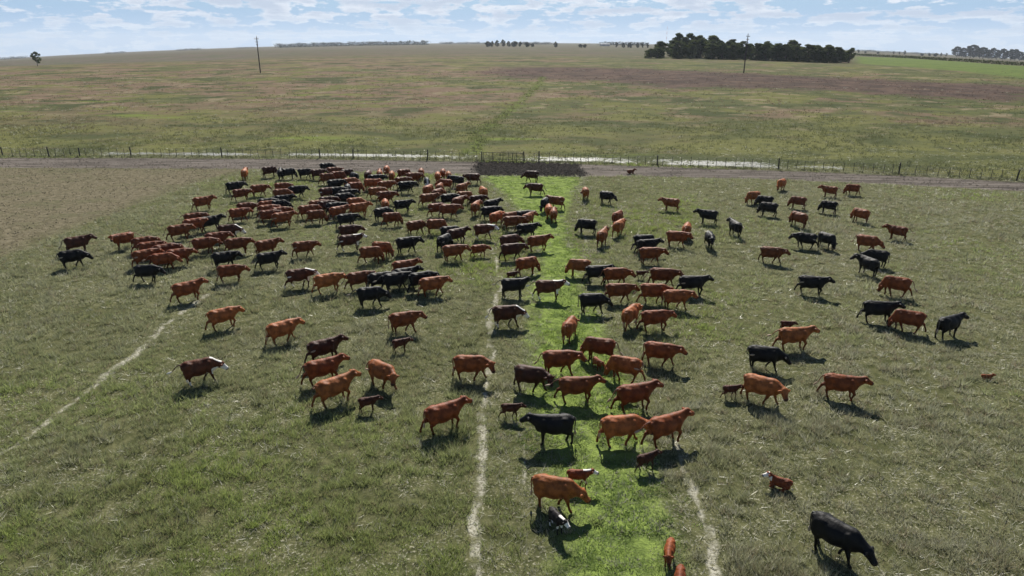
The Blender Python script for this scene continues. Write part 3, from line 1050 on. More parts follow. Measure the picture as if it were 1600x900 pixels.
# hedge across the right fields
hp0 = [(1336, 86.5), (1400, 90), (1500, 96), (1620, 104)]
hb = pts(hp0)
hd = []
for (a, b) in zip(hb[:-1], hb[1:]):
    nseg = int(np.hypot(*(b - a)) / .8)
    hd.append(a + (b - a) * np.linspace(0, 1, nseg, endpoint=False)[:, None])
hd = np.concatenate(hd)
r = np.random.default_rng(5)
k = 5
q = np.repeat(hd, k, axis=0) + r.normal(0, .6, (len(hd) * k, 2))
zq = terrain(q[:, 0], q[:, 1]) + r.uniform(.1, 2.0, len(q))
q = np.column_stack([q, zq])
e1 = r.normal(size=q.shape); e1 /= np.linalg.norm(e1, axis=1)[:, None]
e2 = np.cross(e1, r.normal(size=q.shape)); e2 /= np.linalg.norm(e2, axis=1)[:, None]
s = r.uniform(.35, .75, (len(q), 1))
V = np.stack([q - e1 * s, q - e2 * s * .7, q + e1 * s, q + e2 * s * .7], 1).reshape(-1, 3)
me = np_mesh('hedge', V, np.arange(len(V)).reshape(-1, 4))
add_attr(me, 'tone', np.repeat(r.uniform(0, 1, len(q)), 4))
tag(new_obj('hedge', me, M_hedge), 'low dark hedge running behind the bright green field', 'hedge')

# farm shed and radio mast on the horizon
p = by_dist(945, 1700)
sh = empty('farm_shed', p, R(6))
tag(sh, 'small pale farm shed on the horizon left of the grove', 'shed')
MB().box((0, 0, 2.0), (22, 9, 4.0)).build('wall', M_shed, sh)
rm = MB()
rm.v = [Vector(v) for v in ((-11.4, -5, 4.0), (11.4, -5, 4.0), (11.4, 5, 4.0), (-11.4, 5, 4.0), (-11.4, 0, 5.8), (11.4, 0, 5.8))]
rm.f = [(0, 1, 5, 4), (2, 3, 4, 5), (0, 4, 3), (1, 2, 5), (3, 2, 1, 0)]
rm.build('roof', M_roof, sh)
MB().box((-4, -4.55, 1.6), (4, .12, 3.2)).build('door', M_roof, sh)

p = by_dist(1040.5, 1600)
ms = empty('radio_mast', p)
tag(ms, 'thin red and white radio mast rising behind the grove', 'mast')
mh = top_h(p, 31)
nsec = 8
for i in range(nsec):
    z0, z1 = mh * i / nsec, mh * (i + 1) / nsec
    b = MB()
    for a in range(3):
        t0 = a * 2.094; t1 = (a + 1) * 2.094
        A = Vector((math.cos(t0) * .35, math.sin(t0) * .35, 0)); B = Vector((math.cos(t1) * .35, math.sin(t1) * .35, 0))
        b.tube([A + Vector((0, 0, z0)), A + Vector((0, 0, z1))], .06, 5)
        b.tube([A + Vector((0, 0, z0)), B + Vector((0, 0, (z0 + z1) / 2))], .03, 4)
        b.tube([B + Vector((0, 0, (z0 + z1) / 2)), A + Vector((0, 0, z1))], .03, 4)
    b.build('mast_section', M_mred if i % 2 == 1 else M_mwhite, ms)

# ------------------------------------------------------------------ cattle
def sd_ell(P, c, r):
    c = np.asarray(c); r = np.asarray(r)
    q = (P - c)
    k0 = np.sqrt(((q / r) ** 2).sum(-1)); k1 = np.sqrt(((q / (r * r)) ** 2).sum(-1)) + 1e-9
    return k0 * (k0 - 1) / k1


def sd_cone(P, a, b, ra, rb, ys=1.0):
    a = np.array(a, dtype=float); b = np.array(b, dtype=float)
    if ys != 1.0:
        P = P.copy(); P[..., 1] = (P[..., 1] - a[1]) / ys + a[1]
    ba = b - a; pa = P - a
    t = np.clip((pa @ ba) / (ba @ ba), 0, 1)
    return (np.sqrt(((pa - t[..., None] * ba) ** 2).sum(-1)) - (ra + (rb - ra) * t)) * (min(ys, 1.0))


def smin(a, b, k):
    h = np.clip(.5 + .5 * (b - a) / k, 0, 1)
    return b + (a - b) * h - k * h * (1 - h)


def surface_nets(D, org, h):
    ins = D < 0
    nx, ny, nz = D.shape
    sl = lambda A, i, j, k: A[i:nx - 1 + i, j:ny - 1 + j, k:nz - 1 + k]
    cnt = np.zeros((nx - 1, ny - 1, nz - 1)); acc = np.zeros((nx - 1, ny - 1, nz - 1, 3))
    cor = [(i, j, k) for i in (0, 1) for j in (0, 1) for k in (0, 1)]
    for a in cor:
        for ax in range(3):
            if a[ax] == 0:
                b = list(a); b[ax] = 1
                d0, d1 = sl(D, *a), sl(D, *b)
                m = sl(ins, *a) != sl(ins, *b)
                t = np.where(m, d0 / np.where(m, d0 - d1, 1), 0)
                for q in range(3):
                    acc[..., q] += np.where(m, a[q] + (t if q == ax else 0), 0)
                cnt += m
    act = cnt > 0
    idx = -np.ones(act.shape, dtype=np.int64); idx[act] = np.arange(act.sum())
    ijk = np.argwhere(act)
    V = org + (ijk + acc[act] / cnt[act][:, None]) * h
    Fs = []
    for ax in range(3):
        d = [0, 0, 0]; d[ax] = 1
        A = ins[:nx - d[0], :ny - d[1], :nz - d[2]]; B = ins[d[0]:, d[1]:, d[2]:]
        e = np.argwhere(A != B)
        o1, o2 = [(1, 2), (2, 0), (0, 1)][ax]
        e = e[(e[:, o1] > 0) & (e[:, o2] > 0) & (e[:, o1] < D.shape[o1] - 1) & (e[:, o2] < D.shape[o2] - 1)]
        flip = A[e[:, 0], e[:, 1], e[:, 2]]
        def g(u_, v_):
            c = e.copy(); c[:, o1] -= u_; c[:, o2] -= v_
            return idx[c[:, 0], c[:, 1], c[:, 2]]
        q = np.stack([g(1, 1), g(0, 1), g(0, 0), g(1, 0)], 1)
        q[~flip] = q[~flip][:, ::-1]
        Fs.append(q)
    return V, np.concatenate(Fs)


def rotp(pitch, yaw):
    return np.array((math.cos(pitch) * math.cos(yaw), math.cos(pitch) * math.sin(yaw), math.sin(pitch)))


def cow_prims(calf, neck, nyaw, head, hyaw, legs, lying):
    """list of (kind, args, blend); local x forwards, y to the animal's left, z up"""
    L = []
    tw = .82 if calf else 1.07         # girth
    tl = .84 if calf else 1.0          # length of trunk
    lz = .05 if calf else 0.0
    hs = 1.25 if calf else 1.0
    dz = -.52 if lying else 0.0
    X = lambda x: x * tl
    def E(c, r, k=.07): L.append(('e', ((X(c[0]), c[1] * tw, 1.0 + (c[2] - 1.0) * tw + lz + dz), (r[0] * tl, r[1] * tw, r[2] * tw)), k))
    def Cn(a, b, ra, rb, k=.06, ys=1.0): L.append(('c', (a, b, ra, rb, ys), k))
    E((.38, 0, .945), (.36, .265, .365))
    E((-.02, 0, .915), (.60, .36, .39), .10)
    E((-.08, 0, .81), (.48, .32, .30), .10)
    E((-.50, 0, 1.03), (.33, .27, .285), .10)
    E((.0, 0, 1.24), (.68, .12, .075), .08)
    for s in (-1, 1):
        E((-.40, s * .19, 1.17), (.13, .09, .085), .10)
        E((-.74, s * .09, 1.13), (.09, .07, .08), .06)
        E((.46, s * .205, .93), (.16, .10, .30), .045)
        if not lying:
            E((-.54, s * .185, .86), (.21, .115, .33), .045)
        else:
            E((-.45, s * .24, .78), (.26, .14, .24), .08)
    E((.60, 0, .76), (.17, .13, .17), .10)
    if not calf:
        E((-.40, 0, .58), (.15, .13, .11), .06)
    # neck and head
    nb = np.array((X(.52), 0, 1.06 + lz * 1.2 + dz))
    nl = .54 if not calf else .46
    poll = nb + nl * rotp(neck, nyaw)
    Cn(nb + np.array((0, 0, -.04)), poll, .295 * tw, .180 * (hs * .80 if calf else 1), .12, .74)
    Cn(nb + np.array((.02, 0, -.20)), nb * .45 + poll * .55 + np.array((0, 0, -.06)), .17 * tw, .11, .10, .7)
    hd = rotp(head, nyaw + hyaw)
    side = np.array((-math.sin(nyaw + hyaw), math.cos(nyaw + hyaw), 0.0))
    upv = np.cross(hd, side)
    hl = .355 * (.92 if calf else 1.0)
    Cn(poll, poll + hd * hl, .158 * (.95 if calf else 1), .102, .06, .92)
    L.append(('e', (tuple(poll + hd * (hl + .02)), (.095, .105, .09)), .05))
    Cn(poll + hd * .10 - upv * .06, poll + hd * .30 - upv * .05, .085, .06, .05)
    heads = (poll, poll + hd * (hl + .05))
    for s in (-1, 1):
        a = poll + hd * .02 + side * s * .115 + upv * .04
        b = a + side * s * .17 + upv * (.0) - hd * .04
        Cn(a, (a + b) / 2, .038, .062, .03)
        Cn((a + b) / 2, b, .062, .028, .03)
        e = poll + hd * .12 + side * s * .105 + upv * .05
        L.append(('e', (tuple(e), (.04, .04, .035)), .04))
    eyes = [poll + hd * .135 + side * s * .130 + upv * .055 for s in (-1, 1)]
    # legs
    lr = .82 if calf else 1.0
    if lying:
        for s in (-1, 1):
            Cn((X(.50), s * .20, .30), (X(.72), s * .20, .10), .10, .07)
            Cn((X(.72), s * .20, .10), (X(.42), s * .22, .06), .065, .05)
            Cn((X(-.30), s * .33, .22), (X(-.05), s * .38, .09), .12, .06)
            Cn((X(-.05), s * .38, .09), (X(-.42), s * .40, .07), .055, .05)
    else:
        for i, s in ((0, 1), (1, -1)):
            sw, fl = legs[i]
            a = np.array((X(.46), s * .155 * tw, .80)); D = lambda q: np.array((math.sin(q), 0, -math.cos(q)))
            kn = a + .39 * D(sw); ft = kn + .27 * D(sw - fl); hf = ft + .115 * D(sw - fl + .35)
            Cn(a, kn, .120 * lr, .066 * lr, .06); Cn(kn, ft, .057 * lr, .041 * lr, .03); Cn(ft, hf, .042 * lr, .058 * lr, .03)
        for i, s in ((2, 1), (3, -1)):
            sw, fl = legs[i]
            hip = np.array((X(-.52), s * .16 * tw, .92))
            def rot(p, piv, ang):
                v = np.array(p) - piv
                c_, s_ = math.cos(ang), math.sin(ang)
                return piv + np.array((c_ * v[0] - s_ * v[2], v[1], s_ * v[0] + c_ * v[2]))
            st = np.array((X(-.43), s * .175 * tw, .70)); hk = np.array((X(-.69), s * .155 * tw, .49)); ft = np.array((X(-.66), s * .155 * tw, .14)); hf = np.array((X(-.62), s * .155 * tw, .045))
            ft = rot(ft, hk, -fl); hf = rot(hf, hk, -fl)
            st, hk, ft, hf = [rot(p_, hip, sw) for p_ in (st, hk, ft, hf)]
            Cn(st, hk, .150 * lr, .070 * lr, .07); Cn(hk, ft, .060 * lr, .043 * lr, .03); Cn(ft, hf, .042 * lr, .058 * lr, .03)
    return L, heads, eyes, (X(-.80), 1.14 * 1.0 + (1 - tw) * -.12 + lz + dz)


D_ = math.radians
WALKS = {
    'wa': [(D_(22), D_(4)), (D_(-20), D_(6)), (D_(-18), D_(4)), (D_(14), D_(8))],
    'wb': [(D_(-18), D_(4)), (D_(20), D_(30)), (D_(18), D_(6)), (D_(-20), D_(10))],
    'wc': [(D_(5), D_(0)), (D_(30), D_(50)), (D_(-22), D_(8)), (D_(8), D_(0))],
    'wl': [(D_(-22), D_(10)), (D_(14), D_(0)), (D_(4), D_(0)), (D_(22), D_(24))],
    'st': [(D_(3), 0), (D_(-4), 0), (D_(-6), 0), (D_(5), 0)],
}
POSES = {  # neck pitch, neck yaw, head pitch, head yaw, legs, calf, lying
    'wa': (7, 4, -38, 0, 'wa', 0, 0), 'wb': (-3, -6, -44, 0, 'wb', 0, 0), 'wc': (21, 3, -28, 4, 'wc', 0, 0), 'wl': (-22, 0, -48, 0, 'wl', 0, 0),
    'st': (20, -5, -30, -8, 'st', 0, 0), 'tl': (18, 38, -34, 30, 'st', 0, 0), 'tr': (18, -38, -34, -30, 'wa', 0, 0), 'gr': (-52, 5, -74, 0, 'wb', 0, 0),
    'gs': (-50, -14, -70, -10, 'st', 0, 0), 'wd': (10, -16, -36, -10, 'wl', 0, 0), 'we': (2, 10, -40, 6, 'wc', 0, 0),
    'lt': (-8, -22, -46, -28, 'wa', 0, 0),
    'cw': (16, 0, -22, 0, 'wb', 1, 0), 'cs': (8, 8, -30, 6, 'st', 1, 0), 'ly': (38, 10, -20, 10, 'st', 1, 1),
}
COWM = {}
H = .027
for key, (np_, ny_, hp_, hy_, lg, calf, lying) in POSES.items():
    prims, heads, eyes, dock = cow_prims(calf, D_(np_), D_(ny_), D_(hp_), D_(hy_), WALKS[lg], lying)
    lo = np.array((-1.25, -.62, -.06)); hi = np.array((1.75, .62, 1.85))
    mn = np.minimum(np.array(heads[0]), np.array(heads[1])) - .38; mx = np.maximum(np.array(heads[0]), np.array(heads[1])) + .38
    lo = np.minimum(lo, mn); lo[2] = -.06; hi = np.array((max(1.0, mx[0]), max(.55, mx[1]), max(1.42, mx[2]))); lo[0] = -1.2; lo[1] = min(-.55, mn[1])
    nn_ = np.ceil((hi - lo) / H).astype(int)
    ax = [lo[q] + H * np.arange(nn_[q]) for q in range(3)]
    P = np.stack(np.meshgrid(*ax, indexing='ij'), -1)
    D = np.full(P.shape[:3], 9.0)
    for kind, a, k in prims:
        if kind == 'e':
            b0, b1 = np.array(a[0]) - a[1], np.array(a[0]) + a[1]
        else:
            rm_ = max(a[2], a[3])
            b0, b1 = np.minimum(a[0], a[1]) - rm_, np.maximum(a[0], a[1]) + rm_
        i0 = np.maximum(((b0 - .20 - lo) / H).astype(int), 0); i1 = np.minimum(((b1 + .20 - lo) / H).astype(int) + 1, nn_)
        sl_ = tuple(slice(int(u_), int(v_)) for u_, v_ in zip(i0, i1))
        d = sd_ell(P[sl_], *a) if kind == 'e' else sd_cone(P[sl_], a[0], a[1], a[2], a[3], a[4])
        D[sl_] = smin(D[sl_], d, k)
    V, Fq = surface_nets(D, lo, H)
    ed = np.concatenate([Fq[:, [0, 1]], Fq[:, [1, 2]], Fq[:, [2, 3]], Fq[:, [3, 0]]])
    deg = np.bincount(ed[:, 0], minlength=len(V))[:, None] + 1e-9
    for lam in (.6, -.62, .6, -.62):                       # even out the grid steps
        acc = np.stack([np.bincount(ed[:, 0], weights=V[ed[:, 1], q], minlength=len(V)) for q in range(3)], 1)
        V = V + lam * (acc / deg - V)
    me = np_mesh('cow_body', V, Fq, smooth=True)
    # markings: distance along and from the head axis, belly, legs
    a, b = heads
    ba = b - a
    t = ((V - a) @ ba) / (ba @ ba)
    hd = np.sqrt(((V - a - np.clip(t, -.05, 1)[:, None] * ba) ** 2).sum(-1))
    face = (hd < .20) & (t > -.12)
    earm = face & (hd > .155) & (t < .25)
    white = np.where(face & ~earm, 1.0, 0.0)
    nb = np.array((.52, 0, 1.06)); na = a - nb
    tn = ((V - nb) @ na) / (na @ na)
    crest = (tn > -.15) & (tn < 1.0) & (V[:, 2] > nb[2] + tn * na[2] + .10) & (np.abs(V[:, 1] - tn * na[1]) < .10) & ~face
    white = np.maximum(white, np.where(crest, .8, 0))
    under = (V[:, 2] < .66) & (V[:, 2] > .45) & (np.abs(V[:, 1]) < .20) & (np.abs(V[:, 0]) < .5)
    white = np.maximum(white, np.where(under & (not lying), .9, 0))
    white = np.maximum(white, np.where((V[:, 2] < .30) & (not lying), .75, 0) * (V[:, 0] < 0))
    brisk = (V[:, 0] > .55) & (V[:, 2] < .82) & (V[:, 2] > .5) & ~face
    white = np.maximum(white, np.where(brisk, .8, 0))
    dark = np.where(face & (t > .93), .85, 0.0)
    dark = np.maximum(dark, np.where(V[:, 2] < .075, 1.0, 0) * (not lying))
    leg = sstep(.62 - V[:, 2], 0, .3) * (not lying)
    ud = np.where((V[:, 2] < .60) & (V[:, 2] > .46) & (np.abs(V[:, 1]) < .11) & (V[:, 0] < -.26) & (V[:, 0] > -.56), .8, 0) * (not calf)
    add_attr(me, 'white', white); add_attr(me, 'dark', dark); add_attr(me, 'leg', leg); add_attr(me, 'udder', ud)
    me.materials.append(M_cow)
    COWM[key] = (me, eyes, dock, calf, lying)


def tail_mesh(kind):
    C = {'hang': [(0, 0, 0), (-.10, 0, .0), (-.14, 0, -.20), (-.12, .01, -.45), (-.13, .02, -.62), (-.14, .03, -.82)],
         'left': [(0, 0, 0), (-.09, .04, .01), (-.14, .16, -.14), (-.08, .30, -.26), (.06, .37, -.26), (.26, .38, -.22)],
         'right': [(0, 0, 0), (-.09, -.04, .01), (-.14, -.16, -.14), (-.08, -.30, -.26), (.06, -.37, -.26), (.26, -.38, -.22)],
         'back': [(0, 0, 0), (-.12, 0, .03), (-.28, .02, -.06), (-.42, .04, -.20), (-.52, .05, -.28), (-.74, .06, -.33)],
         'sway': [(0, 0, 0), (-.12, .0, .0), (-.22, .03, -.16), (-.28, .07, -.36), (-.36, .09, -.50), (-.50, .12, -.66)]}[kind]
    # smooth the control points into a tube with a brush of hair at the end
    Pn = [Vector(c) for c in C]
    out = []
    for i in range(len(Pn) - 1):
        p0 = Pn[max(i - 1, 0)]; p1 = Pn[i]; p2 = Pn[i + 1]; p3 = Pn[min(i + 2, len(Pn) - 1)]
        for s in range(4):
            t = s / 4
            out.append(.5 * ((2 * p1) + (p2 - p0) * t + (2 * p0 - 5 * p1 + 4 * p2 - p3) * t * t + (3 * p1 - p0 - 3 * p2 + p3) * t ** 3))
    out.append(Pn[-1])
    n = len(out)
    rad = [(.040 - .022 * min(1, i / (n * .6))) if i < n - 6 else (.024, .040, .050, .048, .034, .010)[i - (n - 6)] for i in range(n)]
    me = MB().tube(out, rad, 8).mesh('tail', True)
    sw = [0.0] * (8 * n)
    for i in range(n - 6, n):
        for k in range(8):
            sw[i * 8 + k] = 1.0
    add_attr(me, 'switch', np.array(sw))
    me.materials.append(M_tail)
    return me


TAILS = {k: tail_mesh(k) for k in ('hang', 'left', 'right', 'back', 'sway')}
em = bpy.data.meshes.new('eye')
bm = bmesh.new(); bmesh.ops.create_icosphere(bm, subdivisions=1, radius=.024); bm.to_mesh(em); bm.free()
em.materials.append(M_eye)

COATS = {'r': (.168, .043, .0110), 'l': (.262, .080, .021), 'd': (.058, .016, .0068), 'k': (.0050, .0048, .0054), 'h': (.075, .021, .009), 'w': (.010, .010, .010), 'e': (.15, .038, .013), 'f': (.012, .010, .010)}
WHITE = {'h': 1.0, 'w': 1.0, 'e': 1.0, 'f': 1.0}
# place in the photograph, apparent heading (0 right, 90 away, 180 left, 270 towards), coat, pose, size, label
COWS = [
    (382, 271, 80, 'l', 'st', 1, 'tawny cow standing seen from behind, behind a black one, left of a chestnut grazer'),
    (366, 292, 0, 'k', 'wa', 1, 'black cow walking right, behind a russet one, left of a russet one in the herd'),
    (376, 303, 0, 'r', 'wb', 1, 'russet cow walking right, in front of a black one, left of a russet one'),
    (316, 316, 5, 'r', 'wc', 1, 'russet cow walking right, behind a black one, left of a black one in the herd'),
    (372, 334, 0, 'r', 'wa', 1, 'russet cow walking right, in front of a russet one, right of a black one'),
    (303, 342, 0, 'r', 'wb', 1, 'russet cow walking right, behind a russet one, left of a black one in the herd'),
    (328, 347, 15, 'k', 'wc', 1, 'black cow walking right, right of a russet one, left of a white-faced one'),
    (303, 351, 0, 'r', 'wa', 1, 'russet cow walking right, in front of a russet one, left of a black one'),
    (279, 361, 0, 'r', 'wa', 1, 'russet cow walking right, left of a russet one, in front of a russet one'),
    (357, 361, -8, 'h', 'wl', 1, 'white-faced chestnut cow walking right, behind a russet one, right of a black one'),
    (338, 373, 5, 'r', 'wa', 1, 'russet cow walking right, in front of a white-faced one, right of a russet one'),
    (318, 382, 0, 'r', 'wb', 1, 'russet cow walking right, left of a russet one, behind a black one in the herd'),
    (370, 382, 0, 'r', 'wa', 1, 'russet cow walking right, in front of a white-faced one, behind a black one'),
    (120, 380, 5, 'd', 'st', 1, 'dark chestnut cow standing above a black one, farthest left of the herd'),
    (112, 402, -8, 'k', 'wl', 1, 'black cow with lowered head below a chestnut one, farthest left'),
    (193, 374, 200, 'r', 'tl', 1, 'russet cow standing facing left, left of a russet one, behind a russet one'),
    (224, 380, 0, 'r', 'wb', 1, 'russet cow walking right, behind a russet one, right of a russet one at left edge'),
    (234, 388, 0, 'r', 'wa', 1, 'russet cow walking right, in front of a russet one, behind a russet one'),
    (258, 392, 0, 'r', 'wb', 1, 'russet cow walking right, left of a russet one, right of a russet one'),
    (226, 401, 0, 'r', 'wa', 1, 'russet cow walking right, in front of a russet one, left of a russet one'),
    (255, 406, -10, 'r', 'wl', 1, 'russet cow walking right, in front of a russet one, right of a russet one'),
    (279, 399, -8, 'r', 'wa', 1, 'russet cow walking right, right of a russet one, left of a russet one'),
    (229, 425, -30, 'k', 'wb', 1, 'black cow walking right, in front of a russet one, left of a russet one'),
    (350, 404, -5, 'k', 'wa', 1, 'black cow walking right, behind a russet one, in front of a russet one'),
    (359, 425, -8, 'r', 'wb', 1, 'russet cow walking right, in front of a black one, left of a black one'),
    (419, 405, 5, 'k', 'wc', 1, 'black cow walking right, in front of a russet one, behind a white-faced one'),
    (416, 385, 5, 'r', 'st', 1, 'russet cow standing facing right, behind a black one, right of a russet one'),
    (291, 453, 5, 'r', 'wc', 1, 'russet cow walking right at the end of the left white path'),
    (421, 267, 0, 'd', 'gr', 1, 'dark chestnut cow grazing facing right, left of a black one, right of a tawny one'),
    (438, 271, 85, 'k', 'st', 1, 'black cow standing seen from behind, left of a black grazer, right of a chestnut grazer'),
    (450, 270, 0, 'k', 'gr', 1, 'black cow grazing facing right, right of a black one, left of a black one'),
    (476, 270, 0, 'k', 'wl', 1, 'black cow walking right, left of a chestnut one, right of a black grazer'),
    (496, 271, 0, 'd', 'wa', 1, 'dark chestnut cow walking right, right of a black one, in front of a black one'),
    (510, 261, 0, 'k', 'wl', 1, 'black cow walking right, behind a russet one, right of a black one by the road'),
    (521, 268, 0, 'r', 'wb', 1, 'russet cow walking right, in front of a black one, behind a russet grazer'),
    (511, 278, -5, 'r', 'gr', 1, 'russet cow grazing facing right, behind a black one, left of a russet grazer'),
    (528, 275, -5, 'r', 'gr', 1, 'russet cow grazing facing right, in front of a russet one, left of a chestnut grazer'),
    (542, 271, 0, 'd', 'gr', 1, 'dark chestnut cow grazing facing right, left of a black grazer, right of a russet grazer'),
    (554, 277, -70, 'k', 'gr', 1, 'black cow grazing seen head on, behind a tawny one, right of a chestnut grazer'),
    (575, 274, 75, 'd', 'gr', 1, 'dark chestnut cow grazing seen from behind, left of a black one, behind a tawny one'),
    (593, 273, 88, 'l', 'st', 1, 'tawny cow standing seen from behind, behind a black one, in front of a tawny grazer'),
    (587, 280, 0, 'k', 'wa', 1, 'black cow walking right, in front of a tawny one, behind a tawny one'),
    (547, 285, 0, 'l', 'wl', 1, 'tawny cow walking right, in front of a black grazer, behind a russet grazer'),
    (523, 288, 0, 'k', 'wa', 1, 'black cow walking right, behind a black one, left of a black grazer in the herd'),
    (555, 292, -5, 'r', 'gr', 1, 'russet cow grazing facing right, right of a black grazer, in front of a tawny one'),
    (543, 296, 270, 'k', 'gr', 1, 'black cow grazing seen head on, behind a black one, left of a russet grazer'),
    (511, 301, 0, 'h', 'wl', 1, 'white-faced chestnut cow walking right, left of a black one, behind a chestnut one'),
    (527, 300, 0, 'k', 'wb', 1, 'black cow walking right, right of a white-faced one, left of a black one'),
    (542, 304, 0, 'k', 'wa', 1, 'black cow walking right, behind a black one, in front of a black grazer'),
    (404, 296, 0, 'r', 'wa', 1, 'russet cow walking right, right of a russet one, behind a black one in the herd'),
    (441, 293, 0, 'r', 'wb', 1, 'russet cow walking right, behind a russet one, in front of a black one'),
    (464, 298, 0, 'k', 'wa', 1, 'black cow walking right, right of a russet one, behind a black one in the herd'),
    (440, 303, 0, 'r', 'wl', 1, 'russet cow walking right, behind a black one, in front of a russet one'),
    (442, 313, 0, 'k', 'wc', 1, 'black cow walking right, behind a black one, in front of a russet one'),
    (417, 318, 0, 'k', 'wb', 1, 'black cow walking right, behind a russet one, left of a black one in the herd'),
    (418, 322, 0, 'r', 'wl', 1, 'russet cow walking right, in front of a black one, behind a russet one'),
    (384, 325, 0, 'r', 'wb', 1, 'russet cow walking right, behind a russet one, left of a russet one in the herd'),
    (418, 329, 0, 'r', 'wa', 1, 'russet cow walking right, behind a russet one, right of a russet one in the herd'),
    (437, 332, 0, 'r', 'wb', 1, 'russet cow walking right, in front of a black one, right of a russet one'),
    (420, 337, 0, 'r', 'wa', 1, 'russet cow walking right, left of a russet one, in front of a black one'),
    (441, 341, 5, 'r', 'wc', 1, 'russet cow walking right, right of a russet one, in front of a black one'),
    (436, 321, 0, 'k', 'wl', 1, 'black cow walking right, in front of a black one, right of a black one'),
    (580, 287, -30, 'l', 'tl', 1, 'tawny cow standing facing right, in front of a black one, left of a russet one'),
    (602, 290, 0, 'r', 'wa', 1, 'russet cow walking right, in front of a black one, right of a tawny one'),
    (537, 310, 0, 'k', 'wl', 1, 'black cow walking right, in front of a black one, left of a tawny one'),
    (511, 315, 0, 'd', 'wa', 1, 'dark chestnut cow walking right, behind a chestnut one, right of a tawny one'),
    (555, 317, -5, 'l', 'wl', 1, 'tawny cow walking right, behind a tawny one, right of a black one in the herd'),
    (496, 321, 5, 'l', 'wa', 1, 'tawny cow walking right, left of a chestnut one, right of a russet one'),
    (480, 329, 0, 'r', 'wa', 1, 'russet cow walking right, behind a russet grazer, left of a tawny one in the herd'),
    (510, 322, 0, 'd', 'wb', 1, 'dark chestnut cow walking right, left of a black one, in front of a chestnut one'),
    (524, 325, 0, 'k', 'wa', 1, 'black cow walking right, behind a russet one, right of a chestnut one in the herd'),
    (494, 337, -5, 'r', 'gr', 1, 'russet cow grazing facing right, in front of a russet one, left of a black one'),
    (528, 331, 20, 'r', 'wc', 1, 'russet cow walking right, in front of a black one, behind a black one'),
    (560, 326, 10, 'l', 'wc', 1, 'tawny cow walking right, in front of a tawny one, behind a black one'),
    (541, 343, 0, 'k', 'wa', 1, 'black cow walking right, in front of a russet one, behind a chestnut one'),
    (545, 361, 0, 'd', 'wa', 1, 'dark chestnut cow walking right, behind a white-faced one, in front of a black one'),
    (546, 377, 0, 'h', 'wc', 1, 'white-faced chestnut cow with bright white head in the middle of the herd'),
    (587, 300, 0, 'l', 'wa', 1, 'tawny cow walking right, left of a russet one, in front of a russet one'),
    (602, 307, 0, 'r', 'wa', 1, 'russet cow walking right, right of a tawny one, behind a tawny grazer in the herd'),
    (597, 333, 25, 'k', 'wl', 1, 'black cow walking right, left of a russet grazer, in front of a tawny grazer'),
    (604, 266, 85, 'l', 'gr', 1, 'tawny cow grazing seen from behind, behind a tawny one, left of a russet grazer'),
    (612, 275, 85, 'l', 'gr', 1, 'tawny cow grazing seen from behind, right of a tawny one, left of a russet grazer'),
    (631, 271, 10, 'r', 'gr', 1, 'russet cow grazing facing right, left of a russet one, right of a tawny grazer'),
    (658, 270, 80, 'l', 'gr', 1, 'tawny cow grazing seen from behind, behind a russet one, right of a russet grazer'),
    (646, 277, -10, 'r', 'wa', 1, 'russet cow walking right, in front of a tawny grazer, right of a russet grazer'),
    (628, 284, 10, 'r', 'wb', 1, 'russet cow walking right, behind a black one, left of a russet one in the herd'),
    (634, 291, 0, 'k', 'wa', 1, 'black cow walking right, in front of a russet one, left of a white-faced grazer'),
    (667, 285, 270, 'w', 'gr', 1, 'white-faced black cow grazing seen head on, behind a tawny grazer in the herd'),
    (684, 276, 85, 'l', 'gr', 1, 'tawny cow grazing seen from behind, in front of a tawny grazer, behind a russet one'),
    (692, 271, 88, 'l', 'gr', 1, 'tawny cow grazing seen from behind, left of a tawny grazer, behind a tawny grazer'),
    (701, 275, 95, 'l', 'gr', 1, 'tawny cow grazing seen from behind, right of a tawny grazer, left of a black one'),
    (696, 287, 165, 'r', 'wl', 1, 'russet cow walking left, behind a tawny grazer, left of a black one in the herd'),
    (715, 282, 150, 'k', 'tl', 1, 'black cow standing facing left, right of a tawny grazer, behind a tawny one'),
    (739, 278, 180, 'd', 'wa', 1, 'dark chestnut cow walking left, right of a black one, behind a tawny one'),
    (669, 297, 60, 'l', 'gr', 1, 'tawny cow grazing seen from behind, left of a russet one, behind a russet one'),
    (687, 294, 65, 'l', 'gr', 1, 'tawny cow grazing seen from behind, in front of a russet one, behind a russet one'),
    (684, 303, 40, 'r', 'wl', 1, 'russet cow walking right, in front of a tawny grazer, left of a black one'),
    (722, 294, 40, 'l', 'wc', 1, 'tawny cow walking right, in front of a black one, behind a tawny grazer'),
    (755, 300, 105, 'l', 'gr', 1, 'tawny cow grazing seen from behind, behind a chestnut one, right of a tawny grazer'),
    (669, 311, 5, 'r', 'wc', 1, 'russet cow walking right, left of a russet one, in front of a tawny grazer'),
    (701, 311, 15, 'k', 'wb', 1, 'black cow walking right, left of a russet one, right of a russet one'),
    (726, 307, -5, 'l', 'gr', 1, 'tawny cow grazing facing right, behind a russet one, right of a black one'),
    (745, 313, 10, 'd', 'wb', 1, 'dark chestnut cow walking right, behind a tawny one, left of a black one'),
    (716, 316, 50, 'r', 'tr', 1, 'russet cow standing facing right, right of a black one, in front of a tawny grazer'),
    (743, 324, 75, 'l', 'wa', 1, 'tawny cow walking away, in front of a chestnut one, left of a black one'),
    (768, 320, 30, 'k', 'wc', 1, 'black cow walking right, behind a black one, right of a tawny one on the strip'),
    (602, 320, 85, 'l', 'gr', 1, 'tawny cow grazing seen from behind, behind a black one, left of a black one'),
    (628, 321, 0, 'k', 'wc', 1, 'black cow walking right, right of a tawny grazer, behind a russet grazer in the herd'),
    (682, 326, 5, 'r', 'wb', 1, 'russet cow walking right, left of a russet one, right of a black one'),
